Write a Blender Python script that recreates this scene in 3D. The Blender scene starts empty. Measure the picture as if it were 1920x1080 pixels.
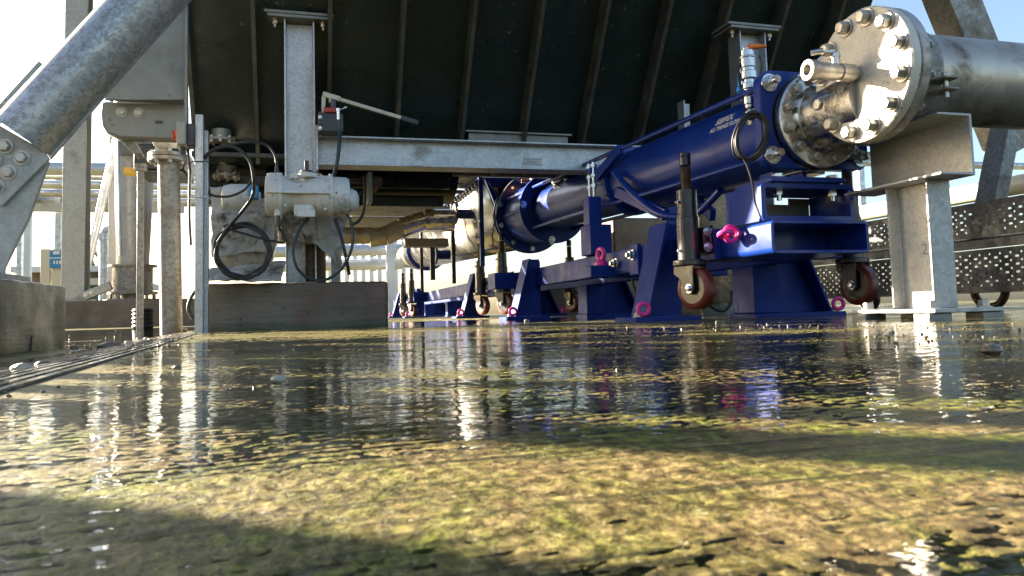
import bpy, bmesh, math, random
from math import sin, cos, tan, radians, pi, sqrt, atan2
from mathutils import Vector, Matrix
random.seed(7)
S = bpy.context.scene
COL = S.collection
X_, Y_, Z_ = Vector((1,0,0)), Vector((0,1,0)), Vector((0,0,1))

# ---------------------------------------------------------------- camera
FPX, PIT, ROL, YAW = 1400.0, radians(4), radians(1.6), radians(16)
fh = Vector((sin(YAW), cos(YAW), 0)); rh = Vector((cos(YAW), -sin(YAW), 0))
CF = fh*cos(PIT) + Z_*sin(PIT); UV = -fh*sin(PIT) + Z_*cos(PIT)
CR = rh*cos(ROL) - UV*sin(ROL); CU = UV*cos(ROL) + rh*sin(ROL)
CO = Vector((0, 0, .05))
cd = bpy.data.cameras.new('camera'); cam = bpy.data.objects.new('camera', cd); COL.objects.link(cam)
cam.matrix_world = Matrix(((CR.x, CU.x, -CF.x, CO.x), (CR.y, CU.y, -CF.y, CO.y), (CR.z, CU.z, -CF.z, CO.z), (0,0,0,1)))
cd.sensor_width = 36; cd.lens = 36*FPX/1920; cd.shift_y = -50/1920
cd.clip_start = .01; cd.clip_end = 2000
cd.dof.use_dof = True; cd.dof.focus_distance = 3.0; cd.dof.aperture_fstop = 40
S.camera = cam
def ray(x, y): return CF + CR*((x-960)/FPX) - CU*((y-490)/FPX)
def V(x, y, Y): d = ray(x, y); return CO + d*(Y/d.y)
def VX(x, y, X): d = ray(x, y); return CO + d*(X/d.x)
def VZ(x, y, Z=0.): d = ray(x, y); return CO + d*((Z-.05)/d.z)

# ---------------------------------------------------------------- light
SUN_AZ, SUN_EL = atan2(-.74, .672), radians(17)
W = bpy.data.worlds.new('World'); S.world = W; W.use_nodes = True
wn = W.node_tree
sky = wn.nodes.new('ShaderNodeTexSky'); sky.sky_type = 'NISHITA'; sky.sun_disc = False
sky.sun_elevation = SUN_EL; sky.sun_rotation = SUN_AZ; sky.air_density = 1.0; sky.dust_density = 2.2; sky.ozone_density = 1.5
wn.links.new(sky.outputs[0], wn.nodes['Background'].inputs[0]); wn.nodes['Background'].inputs[1].default_value = .05
sd = bpy.data.lights.new('sun', 'SUN'); sd.energy = 5.0; sd.angle = radians(.5); sd.color = (1, .88, .70)
sun = bpy.data.objects.new('sun', sd); COL.objects.link(sun)
SUN = Vector((sin(SUN_AZ)*cos(SUN_EL), cos(SUN_AZ)*cos(SUN_EL), sin(SUN_EL)))
sun.rotation_euler = SUN.to_track_quat('Z', 'Y').to_euler()
S.view_settings.view_transform = 'Standard'; S.view_settings.look = 'None'; S.view_settings.gamma = 1
S.view_settings.exposure = 2.85
S.cycles.max_bounces = 8; S.cycles.caustics_reflective = False; S.cycles.caustics_refractive = False

# ---------------------------------------------------------------- materials
class NT:
    def __init__(s, name):
        s.m = bpy.data.materials.new(name); s.m.use_nodes = True; s.t = s.m.node_tree
        s.b = s.t.nodes['Principled BSDF']; s.co = s.n('ShaderNodeTexCoord').outputs['Object']
    def n(s, k, **kw):
        o = s.t.nodes.new(k)
        for a, v in kw.items(): setattr(o, a, v)
        return o
    def l(s, a, b): s.t.links.new(a, b)
    def map(s, scale, rot=(0,0,0), src=None):
        m = s.n('ShaderNodeMapping'); m.inputs['Scale'].default_value = scale if hasattr(scale, '__len__') else (scale,)*3
        m.inputs['Rotation'].default_value = rot; s.l(src or s.co, m.inputs[0]); return m.outputs[0]
    def noise(s, scale, det=4, rough=.55, src=None, dist=0):
        o = s.n('ShaderNodeTexNoise'); o.inputs['Scale'].default_value = scale; o.inputs['Detail'].default_value = det
        o.inputs['Roughness'].default_value = rough; o.inputs['Distortion'].default_value = dist
        s.l(src or s.co, o.inputs['Vector']); return o.outputs['Fac']
    def ramp(s, src, pts):
        o = s.n('ShaderNodeValToRGB'); e = o.color_ramp.elements
        while len(e) < len(pts): e.new(.5)
        for k, (p, c) in zip(e, pts):
            k.position = p; k.color = (*c, 1) if hasattr(c, '__len__') else (c, c, c, 1)
        s.l(src, o.inputs[0]); return o.outputs[0]
    def mix(s, f, a, b, mode='MIX'):
        o = s.n('ShaderNodeMix', data_type='RGBA', blend_type=mode)
        for v, i in ((f, 0), (a, 6), (b, 7)):
            if hasattr(v, 'is_linked'): s.l(v, o.inputs[i])
            else: o.inputs[i].default_value = v if i == 0 else (*v, 1)
        return o.outputs[2]
    def math(s, op, a, b=0.):
        o = s.n('ShaderNodeMath', operation=op)
        for v, i in ((a, 0), (b, 1)):
            if hasattr(v, 'is_linked'): s.l(v, o.inputs[i])
            else: o.inputs[i].default_value = v
        return o.outputs[0]
    def bump(s, h, dist, strength=1.):
        o = s.n('ShaderNodeBump'); o.inputs['Distance'].default_value = dist; o.inputs['Strength'].default_value = strength
        s.l(h, o.inputs['Height']); s.l(o.outputs[0], s.b.inputs['Normal'])
    def set(s, **kw):
        for k, v in kw.items():
            i = s.b.inputs[k.replace('_', ' ')]
            if hasattr(v, 'is_linked'): s.l(v, i)
            else: i.default_value = (*v, 1) if hasattr(v, '__len__') and len(v) == 3 else v
        return s.m

def paint(name, c1, c2, scale=6, rough=(.3, .5), metal=0., bump=0., dirt=None, dscale=3., dlev=(.55, .75), spots=None, spec=.5, coat=0.):
    """two-tone surface with noise, dirt patches, specks and uneven gloss"""
    t = NT(name); n1 = t.noise(scale, 6, .65)
    c = t.ramp(n1, [(.35, c1), (.68, c2)])
    r = t.ramp(t.noise(scale*2.3, 5), [(.35, rough[0]), (.65, rough[1])])
    if dirt:
        f = t.ramp(t.noise(dscale, 8, .72), [(dlev[0], 0), (dlev[1], 1)])
        c = t.mix(f, c, dirt); r = t.mix(f, r, (.75,)*3)
    if spots:
        v = t.noise(spots[0], 2, .5); f = t.ramp(v, [(spots[1], 0), (spots[1]+.04, 1)]); c = t.mix(f, c, spots[2])
    if bump: t.bump(t.noise(scale*7, 5), bump)
    return t.set(Base_Color=c, Roughness=r, Metallic=metal, Specular_IOR_Level=spec, Coat_Weight=coat, Coat_Roughness=.08)

def galv(name, lo, hi, cell=55, metal=.75, rough=(.32, .5), dirt=None, dlev=(.58, .78), dscale=3.):
    t = NT(name)
    w = t.n('ShaderNodeTexNoise'); w.inputs['Scale'].default_value = cell*.8; t.l(t.co, w.inputs['Vector'])
    src = t.mix(.03, t.co, w.outputs['Color'])
    v = t.n('ShaderNodeTexVoronoi'); v.inputs['Scale'].default_value = cell; t.l(src, v.inputs['Vector'])
    bw = t.n('ShaderNodeRGBToBW'); t.l(v.outputs['Color'], bw.inputs[0])
    big = t.noise(7, 4)
    f = t.math('ADD', t.math('MULTIPLY', bw.outputs[0], .55), t.math('MULTIPLY', big, .6))
    c = t.ramp(f, [(.42, lo), (.56, [(a+b)/2 for a, b in zip(lo, hi)]), (.74, hi)])
    r = t.ramp(f, [(.4, rough[1]), (.7, rough[0])])
    m = t.math('MULTIPLY', t.noise(3, 1), 0); m = t.math('ADD', m, metal)
    if dirt:
        g = t.ramp(t.noise(dscale, 9, .7), [(dlev[0], 0), (dlev[1], 1)])
        c = t.mix(g, c, dirt); r = t.mix(g, r, (.8,)*3); m = t.math('MULTIPLY', m, t.math('SUBTRACT', 1., g))
    t.bump(t.noise(cell*3, 4), .0006, .6)
    return t.set(Base_Color=c, Roughness=r, Metallic=m)

M = {}
BROWN = (.09, .065, .04)
M['galv'] = galv('galvanised_steel', (.33,.34,.35), (.46,.475,.49), 150, metal=.6, rough=(.38, .5), dirt=BROWN, dlev=(.60, .85))
M['galv_big'] = galv('spangled_galvanised_tube', (.30,.305,.31), (.49,.505,.52), 100, metal=.6, rough=(.34, .46), dirt=(.14,.12,.09), dlev=(.72,.95))
M['galv_dirty'] = galv('weathered_galvanised_steel', (.23,.22,.20), (.34,.33,.30), 80, metal=.35, rough=(.45, .65), dirt=(.13,.10,.065), dlev=(.5, .75), dscale=4)
M['galv_pale'] = galv('pale_dull_zinc', (.38,.375,.35), (.46,.45,.42), 110, metal=.35, rough=(.45, .6), dirt=(.17,.13,.085), dlev=(.56, .8), dscale=5)
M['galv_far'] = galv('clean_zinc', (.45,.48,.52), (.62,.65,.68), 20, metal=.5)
M['steel_plate'] = paint('grey_steel_plate', (.16,.165,.15), (.24,.24,.22), 5, (.4,.6), .35, .0006, dirt=(.05,.045,.035), dlev=(.62,.7), dscale=14)
M['blue'] = paint('glossy_navy_blue_paint', (.006,.032,.22), (.010,.040,.27), 5, (.28,.40), 0, .00025, dirt=(.02,.03,.12), dlev=(.66,.98), dscale=7, spec=.3, coat=.12)
M['blue_dull'] = paint('wet_splashed_navy_paint', (.006,.028,.19), (.010,.036,.24), 6, (.42,.6), 0, .0003, dirt=(.02,.03,.10), dlev=(.62,.95), dscale=8, spec=.22)
M['tray'] = galv('dull_grey_tray', (.10,.10,.095), (.17,.17,.16), 60, metal=.3, rough=(.45,.6), dirt=(.07,.055,.035), dlev=(.5,.75), dscale=5)
M['hopper'] = paint('dark_green_black_paint', (.011,.019,.0165), (.017,.027,.0225), 5, (.25,.45), 0, .0004, dirt=(.024,.029,.024), dlev=(.58,.9), dscale=4, spots=(38, .70, (.11,.11,.09)), spec=.4)
M['hopper_edge'] = paint('worn_dark_rib_paint', (.03,.03,.024), (.07,.065,.05), 9, (.4,.6), 0, .0006, dirt=(.12,.11,.085), dlev=(.55,.75), dscale=11)
M['stain'] = paint('brushed_stainless', (.50,.47,.42), (.62,.59,.54), 8, (.16,.32), 1, .0002, dirt=(.20,.15,.09), dlev=(.58,.85), dscale=5)
M['stain_dirty'] = paint('stained_stainless', (.40,.365,.32), (.58,.54,.48), 7, (.30,.46), .6, .0005, dirt=(.15,.10,.055), dlev=(.48,.72), dscale=6)
M['pipe_stain'] = paint('brown_stained_pipe', (.34,.29,.235), (.50,.45,.38), 5, (.28,.45), .7, .0006, dirt=(.10,.07,.042), dlev=(.50,.70), dscale=7)
M['blind'] = paint('cast_pale_flange_steel', (.56,.52,.45), (.70,.66,.58), 14, (.45,.62), .12, .0022, dirt=(.42,.35,.25), dlev=(.55,.74), dscale=14, spots=(80, .68, (.20,.15,.10)))
M['bright'] = paint('polished_steel_sheet', (.52,.51,.50), (.60,.59,.58), 2, (.22,.32), 1, .0003)
M['bolt'] = paint('zinc_bolt_steel', (.42,.39,.34), (.58,.54,.47), 20, (.3,.45), .8)
M['bolt_bright'] = paint('bright_zinc_plating', (.6,.6,.6), (.72,.72,.72), 20, (.2,.3), 1)
M['black'] = paint('black_enamel', (.008,.008,.009), (.013,.013,.014), 9, (.25,.4), 0, .0003, spots=(90, .68, (.06,.055,.05)), coat=.2)
M['rubber'] = paint('black_cable_rubber', (.010,.010,.011), (.022,.022,.024), 12, (.4,.55))
M['hose'] = paint('dark_teal_hose', (.015,.03,.032), (.03,.05,.05), 12, (.35,.5))
M['rust'] = paint('rusty_screw_thread', (.06,.035,.02), (.16,.10,.06), 40, (.45,.6), .5)
M['red_wheel'] = paint('dark_red_polyurethane', (.10,.014,.008), (.17,.026,.014), 9, (.3,.5), 0, .0004, dirt=(.05,.03,.02), dlev=(.55,.8), dscale=9)
M['pink'] = paint('fluorescent_pink_paint', (.80,.035,.26), (.90,.06,.33), 20, (.35,.5))
M['concrete_wet'] = None
M['white'] = paint('dirty_white_enamel', (.56,.55,.51), (.68,.67,.63), 8, (.3,.45), 0, .0006, dirt=(.20,.16,.11), dlev=(.56,.72), dscale=9, spots=(60, .69, (.15,.12,.09)), coat=.15)
M['grey_plastic'] = paint('grey_plastic', (.30,.30,.25), (.36,.36,.31), 8, (.4,.5), 0, 0, dirt=(.12,.11,.08), dlev=(.6,.8), dscale=8)
M['dark_plastic'] = paint('dark_grey_moulded_plastic', (.025,.027,.03), (.04,.042,.046), 8, (.4,.55))
M['red'] = paint('red_enamel', (.35,.02,.015), (.5,.04,.03), 8, (.3,.45))
M['yellow'] = paint('yellow_plastic', (.75,.45,.02), (.85,.55,.03), 8, (.35,.45))
M['orange'] = paint('orange_plastic', (.8,.16,.01), (.9,.22,.02), 8, (.35,.45))
M['cyan'] = paint('light_blue_plastic', (.03,.30,.75), (.05,.36,.85), 8, (.3,.4))
M['lever'] = paint('worn_cream_paint', (.50,.47,.37), (.62,.58,.47), 10, (.4,.55), 0, .0004, dirt=(.14,.11,.07), dlev=(.58,.66), dscale=16)
M['fabric'] = paint('grey_insulation_fabric', (.34,.33,.30), (.52,.50,.46), 5, (.5,.75), 0, .006, dirt=(.075,.06,.042), dlev=(.50,.64), dscale=10)
M['cream'] = paint('cream_cladding', (.62,.56,.42), (.70,.64,.50), 4, (.4,.5))
M['white_clad'] = paint('white_corrugated_cladding', (.62,.63,.64), (.72,.73,.74), 3, (.4,.5))
M['teal'] = paint('teal_paint', (.015,.12,.11), (.02,.15,.13), 5, (.4,.5))
M['sign_blue'] = paint('sign_blue', (.02,.22,.48), (.025,.25,.52), 5, (.4,.5))
M['sign_white'] = paint('sign_white', (.75,.75,.75), (.8,.8,.8), 5, (.4,.5))
M['stone'] = paint('wet_brown_stone', (.10,.075,.05), (.24,.19,.13), 30, (.2,.45), 0, .002)
M['stone_pale'] = paint('pale_stone', (.34,.30,.23), (.50,.45,.36), 30, (.3,.5), 0, .002)
M['gravel'] = paint('wet_tan_gravel', (.10,.08,.055), (.26,.21,.15), 60, (.25,.5))
M['timber'] = paint('bare_twig', (.05,.04,.03), (.09,.07,.05), 20, (.7,.8))
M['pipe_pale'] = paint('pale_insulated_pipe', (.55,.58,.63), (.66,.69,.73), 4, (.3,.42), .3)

def concrete(name, c1, c2, board=True, wet=.35, stain=(.10,.075,.05), red=False, green=True):
    t = NT(name)
    co = t.map((1.2, 1.2, 22), src=t.co) if board else t.co
    g = t.noise(2.2 if board else 6, 8, .62, co, .6)
    c = t.ramp(g, [(.3, c1), (.7, c2)])
    c = t.mix(t.ramp(t.noise(3.5, 8, .7), [(.45, 0), (.75, .85)]), c, stain)
    if red:
        c = t.mix(t.ramp(t.noise(3.1, 3, .5, t.map((1, 1, .7))), [(.56, 0), (.74, .45)]), c, (.22,.06,.04))
    c = t.mix(t.ramp(t.noise(55, 2), [(.68, 0), (.73, 1)]), c, (.03,.027,.02))
    if green:
        sp = t.n('ShaderNodeSeparateXYZ'); t.l(t.co, sp.inputs[0])
        f = t.ramp(t.math('ADD', sp.outputs[2], t.math('MULTIPLY', t.noise(9, 6), .06)), [(.035, 1), (.075, 0)])
        c = t.mix(t.math('MULTIPLY', f, .8), c, (.035,.05,.012))
    r = t.ramp(t.noise(5, 6), [(.4, wet), (.65, wet+.35)])
    t.bump(t.math('ADD', g, t.math('MULTIPLY', t.noise(70, 5), .5)), .0035, .8)
    return t.set(Base_Color=c, Roughness=r, Specular_IOR_Level=.5)
M['plinth'] = concrete('board_marked_wet_concrete', (.11,.085,.06), (.185,.15,.11), red=True)
M['block'] = concrete('mossy_pitted_concrete', (.09,.084,.056), (.17,.158,.112), wet=.3, stain=(.05,.055,.03))
M['kerb'] = concrete('brown_stained_concrete', (.15,.12,.09), (.26,.21,.16), board=False, wet=.55, stain=(.12,.085,.06), green=False)
M['apron'] = concrete('wet_dirty_apron', (.16,.13,.09), (.25,.21,.15), board=False, wet=.12, green=False)

def ground_mat():
    t = NT('wet_mossy_brushed_concrete')
    geo = t.n('ShaderNodeNewGeometry').outputs['Position']
    rz = (0, 0, radians(-4))
    st = t.map((1, 3.2, 1), rz, geo)                         # brush lines run roughly along X
    lines = t.noise(34, 6, .62, t.map((.35, 5, 1), rz, geo), .3)
    blot = t.noise(190, 7, .8, t.map((1, .6, 1), rz, geo), .5)
    grain = t.noise(330, 4, .65, geo)
    big = t.noise(2.6, 6, .6, t.map((1, 2.6, 1), rz, geo), .5)
    moss = t.noise(9, 10, .76, t.map((1, .9, 1), rz, geo), .8)
    mot = t.math('ADD', t.math('MULTIPLY', blot, .78), t.math('MULTIPLY', lines, .22))
    c = t.ramp(mot, [(.40, (.036,.025,.009)), (.50, (.15,.104,.038)), (.59, (.32,.238,.10))])
    green = t.ramp(mot, [(.41, (.014,.021,.002)), (.51, (.085,.108,.004)), (.60, (.25,.275,.022))])
    c = t.mix(t.ramp(moss, [(.43, 0), (.60, .9)]), c, green)
    c = t.mix(t.ramp(t.noise(150, 3, .6, geo), [(.64, 0), (.70, .8)]), c, (.03,.024,.014))
    fl = t.noise(30, 4, .6, t.map((.16, 4.6, 1), (0, 0, radians(-8)), geo), .25)
    c = t.mix(t.ramp(fl, [(.37, .9), (.46, 0)]), c, (.028,.026,.008))
    c = t.mix(t.ramp(t.noise(260, 2, .5, geo), [(.66, 0), (.72, .6)]), c, (.42,.36,.22))
    h = t.math('ADD', t.math('MULTIPLY', mot, .5), t.math('MULTIPLY', grain, .5))
    t.bump(h, .0022, .8)
    return t.set(Base_Color=c, Roughness=t.ramp(blot, [(.4, .38), (.6, .6)]), Specular_IOR_Level=.3)
def water_mat():
    t = NT('thin_water_film'); nt = t.t
    geo = t.n('ShaderNodeNewGeometry').outputs['Position']
    bp = t.n('ShaderNodeBump'); bp.inputs['Distance'].default_value = .0005; bp.inputs['Strength'].default_value = 1.
    h = t.math('ADD', t.noise(45, 3, .5, t.map((1, 1.6, 1), (0, 0, radians(-10)), geo)), t.math('MULTIPLY', t.noise(9, 3, .55, t.map((1, 2.2, 1), (0, 0, radians(-8)), geo), .6), 1.6))
    t.l(h, bp.inputs['Height'])
    fr = t.n('ShaderNodeFresnel'); fr.inputs['IOR'].default_value = 1.27; t.l(bp.outputs[0], fr.inputs['Normal'])
    gl = t.n('ShaderNodeBsdfGlossy'); gl.inputs['Roughness'].default_value = .03; gl.inputs['Color'].default_value = (1, 1, 1, 1); t.l(bp.outputs[0], gl.inputs['Normal'])
    tr = t.n('ShaderNodeBsdfTransparent'); tr.inputs['Color'].default_value = (.95, .94, .88, 1)
    mx = t.n('ShaderNodeMixShader'); t.l(fr.outputs[0], mx.inputs[0]); t.l(tr.outputs[0], mx.inputs[1]); t.l(gl.outputs[0], mx.inputs[2])
    nt.links.new(mx.outputs[0], nt.nodes['Material Output'].inputs['Surface'])
    return t.m
M['water'] = water_mat()
M['ground'] = ground_mat()
M['drain'] = paint('wet_dark_cast_ribs', (.10,.097,.09), (.19,.18,.165), 12, (.06,.2), 0, .001, dirt=(.14,.11,.065), dlev=(.5,.7), dscale=10)

# ---------------------------------------------------------------- mesh helpers
def perp(d):
    d = d.normalized(); a = Z_ if abs(d.z) < .9 else X_
    u = d.cross(a).normalized(); return u, d.cross(u).normalized()
class MB:
    def __init__(s): s.v, s.f = [], []
    def add(s, vs, fs):
        k = len(s.v); s.v += [Vector(p) for p in vs]; s.f += [[i+k for i in f] for f in fs]; return s
    def hexa(s, p):                                          # 8 points: bottom loop then top loop
        return s.add(p, [(3,2,1,0), (4,5,6,7), (0,1,5,4), (1,2,6,5), (2,3,7,6), (3,0,4,7)])
    def box(s, a, b):
        x0,y0,z0 = [min(p,q) for p,q in zip(a,b)]; x1,y1,z1 = [max(p,q) for p,q in zip(a,b)]
        return s.hexa([(x0,y0,z0),(x1,y0,z0),(x1,y1,z0),(x0,y1,z0),(x0,y0,z1),(x1,y0,z1),(x1,y1,z1),(x0,y1,z1)])
    def bar(s, a, b, w, h, up=Z_):                           # rectangular bar from a to b; h measured along up
        a, b = Vector(a), Vector(b); d = (b-a).normalized(); u = d.cross(up).normalized()*w/2; q = u.cross(d).normalized()*h/2
        return s.hexa([a-u-q, a+u-q, a+u+q, a-u+q, b-u-q, b+u-q, b+u+q, b-u+q])
    def prism(s, pts, ext):
        n = len(pts); pts = [Vector(p) for p in pts]; e = Vector(ext)
        return s.add(pts+[p+e for p in pts], [list(range(n))[::-1], list(range(n, 2*n))] + [(i, (i+1)%n, n+(i+1)%n, n+i) for i in range(n)])
    def cyl(s, a, b, r, n=24, r2=None, caps=True):
        a, b = Vector(a), Vector(b); u, w = perp(b-a); r2 = r if r2 is None else r2
        vs = [c + (u*cos(2*pi*i/n) + w*sin(2*pi*i/n))*q for c, q in ((a, r), (b, r2)) for i in range(n)]
        fs = [(i, (i+1)%n, n+(i+1)%n, n+i) for i in range(n)]
        if caps: fs += [list(range(n))[::-1], list(range(n, 2*n))]
        return s.add(vs, fs)
    def lathe(s, a, d, prof, n=32, closed=False):            # prof: (distance along d, radius)
        a = Vector(a); d = Vector(d).normalized(); u, w = perp(d)
        vs = [a + d*h + (u*cos(2*pi*i/n) + w*sin(2*pi*i/n))*max(r, 1e-5) for h, r in prof for i in range(n)]
        m = len(prof); fs = [(j*n+i, j*n+(i+1)%n, ((j+1)%m)*n+(i+1)%n, ((j+1)%m)*n+i) for j in range(m if closed else m-1) for i in range(n)]
        if not closed: fs += [list(range(n))[::-1], [(m-1)*n+i for i in range(n)]]
        return s.add(vs, fs)
    def ringd(s, a, d, r0, r1, h, n=40):                     # flat ring of thickness h
        return s.lathe(a, d, [(0, r0), (0, r1), (h, r1), (h, r0)], n, True)
    def hexn(s, c, d, r, h): return s.cyl(c, Vector(c)+Vector(d).normalized()*h, r, 6)
    def bolt(s, c, d, r, h=None):
        d = Vector(d).normalized(); h = h or r*1.2; c = Vector(c)
        s.cyl(c, c+d*r*.22, r*1.35, 20); return s.lathe(c+d*r*.22, d, [(0, r), (h*.85, r), (h, r*.82)], 6)
    def tube(s, pts, r, n=10, caps=True, rr=None):
        pts = [Vector(p) for p in pts]; m = len(pts); u = None; k = len(s.v)
        for i, p in enumerate(pts):
            d = (pts[min(i+1, m-1)] - pts[max(i-1, 0)]).normalized()
            if u is None: u, _ = perp(d)
            u = (u - d*u.dot(d)).normalized(); w = d.cross(u)
            q = rr[i] if rr else r
            s.v += [p + (u*cos(2*pi*j/n) + w*sin(2*pi*j/n))*q for j in range(n)]
        s.f += [[k+i*n+j, k+i*n+(j+1)%n, k+(i+1)*n+(j+1)%n, k+(i+1)*n+j] for i in range(m-1) for j in range(n)]
        if caps: s.f += [[k+j for j in range(n)][::-1], [k+(m-1)*n+j for j in range(n)]]
        return s
    def torus(s, c, d, R, r, n=28, m=10, ax=None, el=1.):
        c = Vector(c); u, w = perp(Vector(d))
        if ax: u = Vector(ax).normalized(); w = Vector(d).normalized().cross(u)
        k = len(s.v); dn = Vector(d).normalized()
        for i in range(n):
            a = 2*pi*i/n; o = u*cos(a)+w*sin(a)*el; rad = (u*cos(a)+w*sin(a)).normalized()
            s.v += [c + o*R + (rad*cos(2*pi*j/m) + dn*sin(2*pi*j/m))*r for j in range(m)]
        s.f += [[k+i*m+j, k+((i+1)%n)*m+j, k+((i+1)%n)*m+(j+1)%m, k+i*m+(j+1)%m] for i in range(n) for j in range(m)]
        return s
    def sphere(s, c, r, n=16, sc=(1,1,1)):
        m = n//2; c = Vector(c)
        vs = [c+Vector((r*sc[0]*sin(pi*(j+.0)/m)*cos(2*pi*i/n), r*sc[1]*sin(pi*j/m)*sin(2*pi*i/n), r*sc[2]*cos(pi*j/m))) for j in range(m+1) for i in range(n)]
        return s.add(vs, [(j*n+i, (j+1)*n+i, (j+1)*n+(i+1)%n, j*n+(i+1)%n) for j in range(m) for i in range(n)])
    def isec(s, a, b, up, h, w, tf, tw):                     # I profile swept a->b; flanges apart along 'up'
        a, b, up = Vector(a), Vector(b), Vector(up).normalized(); d = (b-a).normalized(); x = d.cross(up).normalized()
        H, Wd, T = h/2, w/2, tw/2
        pr = [(-Wd,-H),(Wd,-H),(Wd,-H+tf),(T,-H+tf),(T,H-tf),(Wd,H-tf),(Wd,H),(-Wd,H),(-Wd,H-tf),(-T,H-tf),(-T,-H+tf),(-Wd,-H+tf)]
        return s.prism([a+x*p+up*q for p, q in pr], b-a)
    def csec(s, a, b, up, out, h, w, t):                     # channel: web on the base side, flanges towards 'out'
        a, b, up, out = Vector(a), Vector(b), Vector(up).normalized(), Vector(out).normalized(); H = h/2
        pr = [(0,-H),(w,-H),(w,-H+t),(t,-H+t),(t,H-t),(w,H-t),(w,H),(0,H)]
        return s.prism([a+out*p+up*q for p, q in pr], b-a)
    def lsec(s, a, b, e1, e2, w, t):
        a, b, e1, e2 = Vector(a), Vector(b), Vector(e1).normalized(), Vector(e2).normalized()
        return s.prism([a+e1*p+e2*q for p, q in ((0,0),(w,0),(w,t),(t,t),(t,w),(0,w))], b-a)
    def build(s, name, mat, parent=None, bevel=0., smooth=38, origin=None):
        o = Vector((0,0,0))
        if parent is not None:
            p = parent
            while p is not None: o += p.location; p = p.parent
        elif origin is not None: o = Vector(origin)
        else:
            xs = [v.x for v in s.v]; ys = [v.y for v in s.v]
            o = Vector(((min(xs)+max(xs))/2, (min(ys)+max(ys))/2, min(v.z for v in s.v)))
        me = bpy.data.meshes.new(name); me.from_pydata([tuple(v-o) for v in s.v], [], s.f); me.update()
        bm = bmesh.new(); bm.from_mesh(me); bmesh.ops.recalc_face_normals(bm, faces=bm.faces); bm.to_mesh(me); bm.free()
        if smooth: me.shade_smooth(); me.set_sharp_from_angle(angle=radians(smooth))
        me.materials.append(M[mat] if isinstance(mat, str) else mat)
        ob = bpy.data.objects.new(name, me); COL.objects.link(ob)
        if parent is not None: ob.parent = parent
        else: ob.location = o
        if bevel:
            b = ob.modifiers.new('bevel', 'BEVEL'); b.width = bevel; b.segments = 2; b.limit_method = 'ANGLE'; b.angle_limit = radians(40)
        return ob
def tag(o, label=None, cat=None, group=None, kind=None):
    for k, v in (('label', label), ('category', cat), ('group', group), ('kind', kind)):
        if v: o[k] = v
    return o
def thing(name, label, cat, loc, group=None):
    o = bpy.data.objects.new(name, None); COL.objects.link(o); o.location = loc; o.empty_display_size = .1
    return tag(o, label, cat, group)
def copy_tree(o, parent=None):
    c = o.copy(); COL.objects.link(c); c.parent = parent
    for ch in list(o.children): copy_tree(ch, c)
    return c
def smoothstep(a, b, x):
    t = min(1, max(0, (x-a)/(b-a))); return t*t*(3-2*t)
def bez(pts, n=12):                                          # Catmull-Rom through points
    p = [Vector(q) for q in pts]; p = [p[0]*2-p[1]] + p + [p[-1]*2-p[-2]]; out = []
    for i in range(1, len(p)-2):
        for k in range(n):
            t = k/n; a, b, c, d = p[i-1:i+3]
            out.append(.5*((2*b) + (c-a)*t + (2*a-5*b+4*c-d)*t*t + (3*b-a-3*c+d)*t**3))
    return out + [p[-2]]

# ---------------------------------------------------------------- ground
def gz(x, y):
    rise = .03*smoothstep(1.5, 9, y)
    k = x + .072*y + .20                                     # line where the slab falls to the drain
    dip = -.022*smoothstep(0, -.22, k)
    return rise + dip*(1-smoothstep(3.0, 5.5, y)) + .02*smoothstep(3.6, 6.2, y)*smoothstep(-.3, -.7, x)
xs = [-300,-60,-20,-8,-4,-3,-2.4,-2.2] + [-2+.08*i for i in range(32)] + [.6,.9,1.4,2,3,4,4.3,4.5,4.8,5.2,7,10,25,80,300]
ys = [-300,-50,-10,-3,-1.5,-1,-.7,-.5,0,.2,.4,.6,.8,1.,1.3,1.6,2,2.4,2.8,3.2,3.6,4,4.4,4.7,4.9,5.2,5.6,6,6.5,7,8,9,12,20,50,120,400]
g = MB(); nx = len(xs)
g.add([(x, y, gz(x, y)-.0035+.0048*smoothstep(0, .5, max(-1.3-x, x-4.3, -.5-y, y-4.7))) for y in ys for x in xs], [(j*nx+i, j*nx+i+1, (j+1)*nx+i+1, (j+1)*nx+i) for j in range(len(ys)-1) for i in range(nx-1)])
go = g.build('ground', 'ground', smooth=180, origin=(0,0,0)); go['kind'] = 'structure'
# worn concrete relief: pits, brush grooves and shallow hollows that hold the water
import numpy as np
def sstep(a, b, x): q = np.clip((x-a)/(b-a), 0, 1); return q*q*(3-2*q)
def gz_np(x, y):
    dip = -.022*sstep(0, 1, -(x+.072*y+.20)/.22)
    return .03*sstep(1.5, 9, y)+dip*(1-sstep(3.0, 5.5, y))+.02*sstep(3.6, 6.2, y)*sstep(0, 1, (-.3-x)/.4)
def gnoise(x, y, seed):
    i, j = np.floor(x).astype(np.int64), np.floor(y).astype(np.int64); fx, fy = x-i, y-j
    def grad(a, b):
        h = (a*374761393+b*668265263+seed*974711) & 0x7fffffff; h = ((h ^ (h >> 13))*1274126177) & 0x7fffffff
        an = (h ^ (h >> 16)).astype(float)*(2*np.pi/65536.); return np.cos(an), np.sin(an)
    u, w = fx*fx*fx*(fx*(fx*6-15)+10), fy*fy*fy*(fy*(fy*6-15)+10); out = 0
    for a in (0, 1):
        for b in (0, 1):
            cx, cy = grad(i+a, j+b); out = out+(cx*(fx-a)+cy*(fy-b))*(u if a else 1-u)*(w if b else 1-w)
    return out*1.4
def fbm(x, y, wl, oct_, seed, gain=.55):
    s_, a_ = 0, 1.
    for k in range(oct_): s_ = s_+a_*gnoise(x/wl*2**k+17*k, y/wl*2**k, seed+k); a_ *= gain
    return s_
NR, NC = 640, 620
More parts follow.
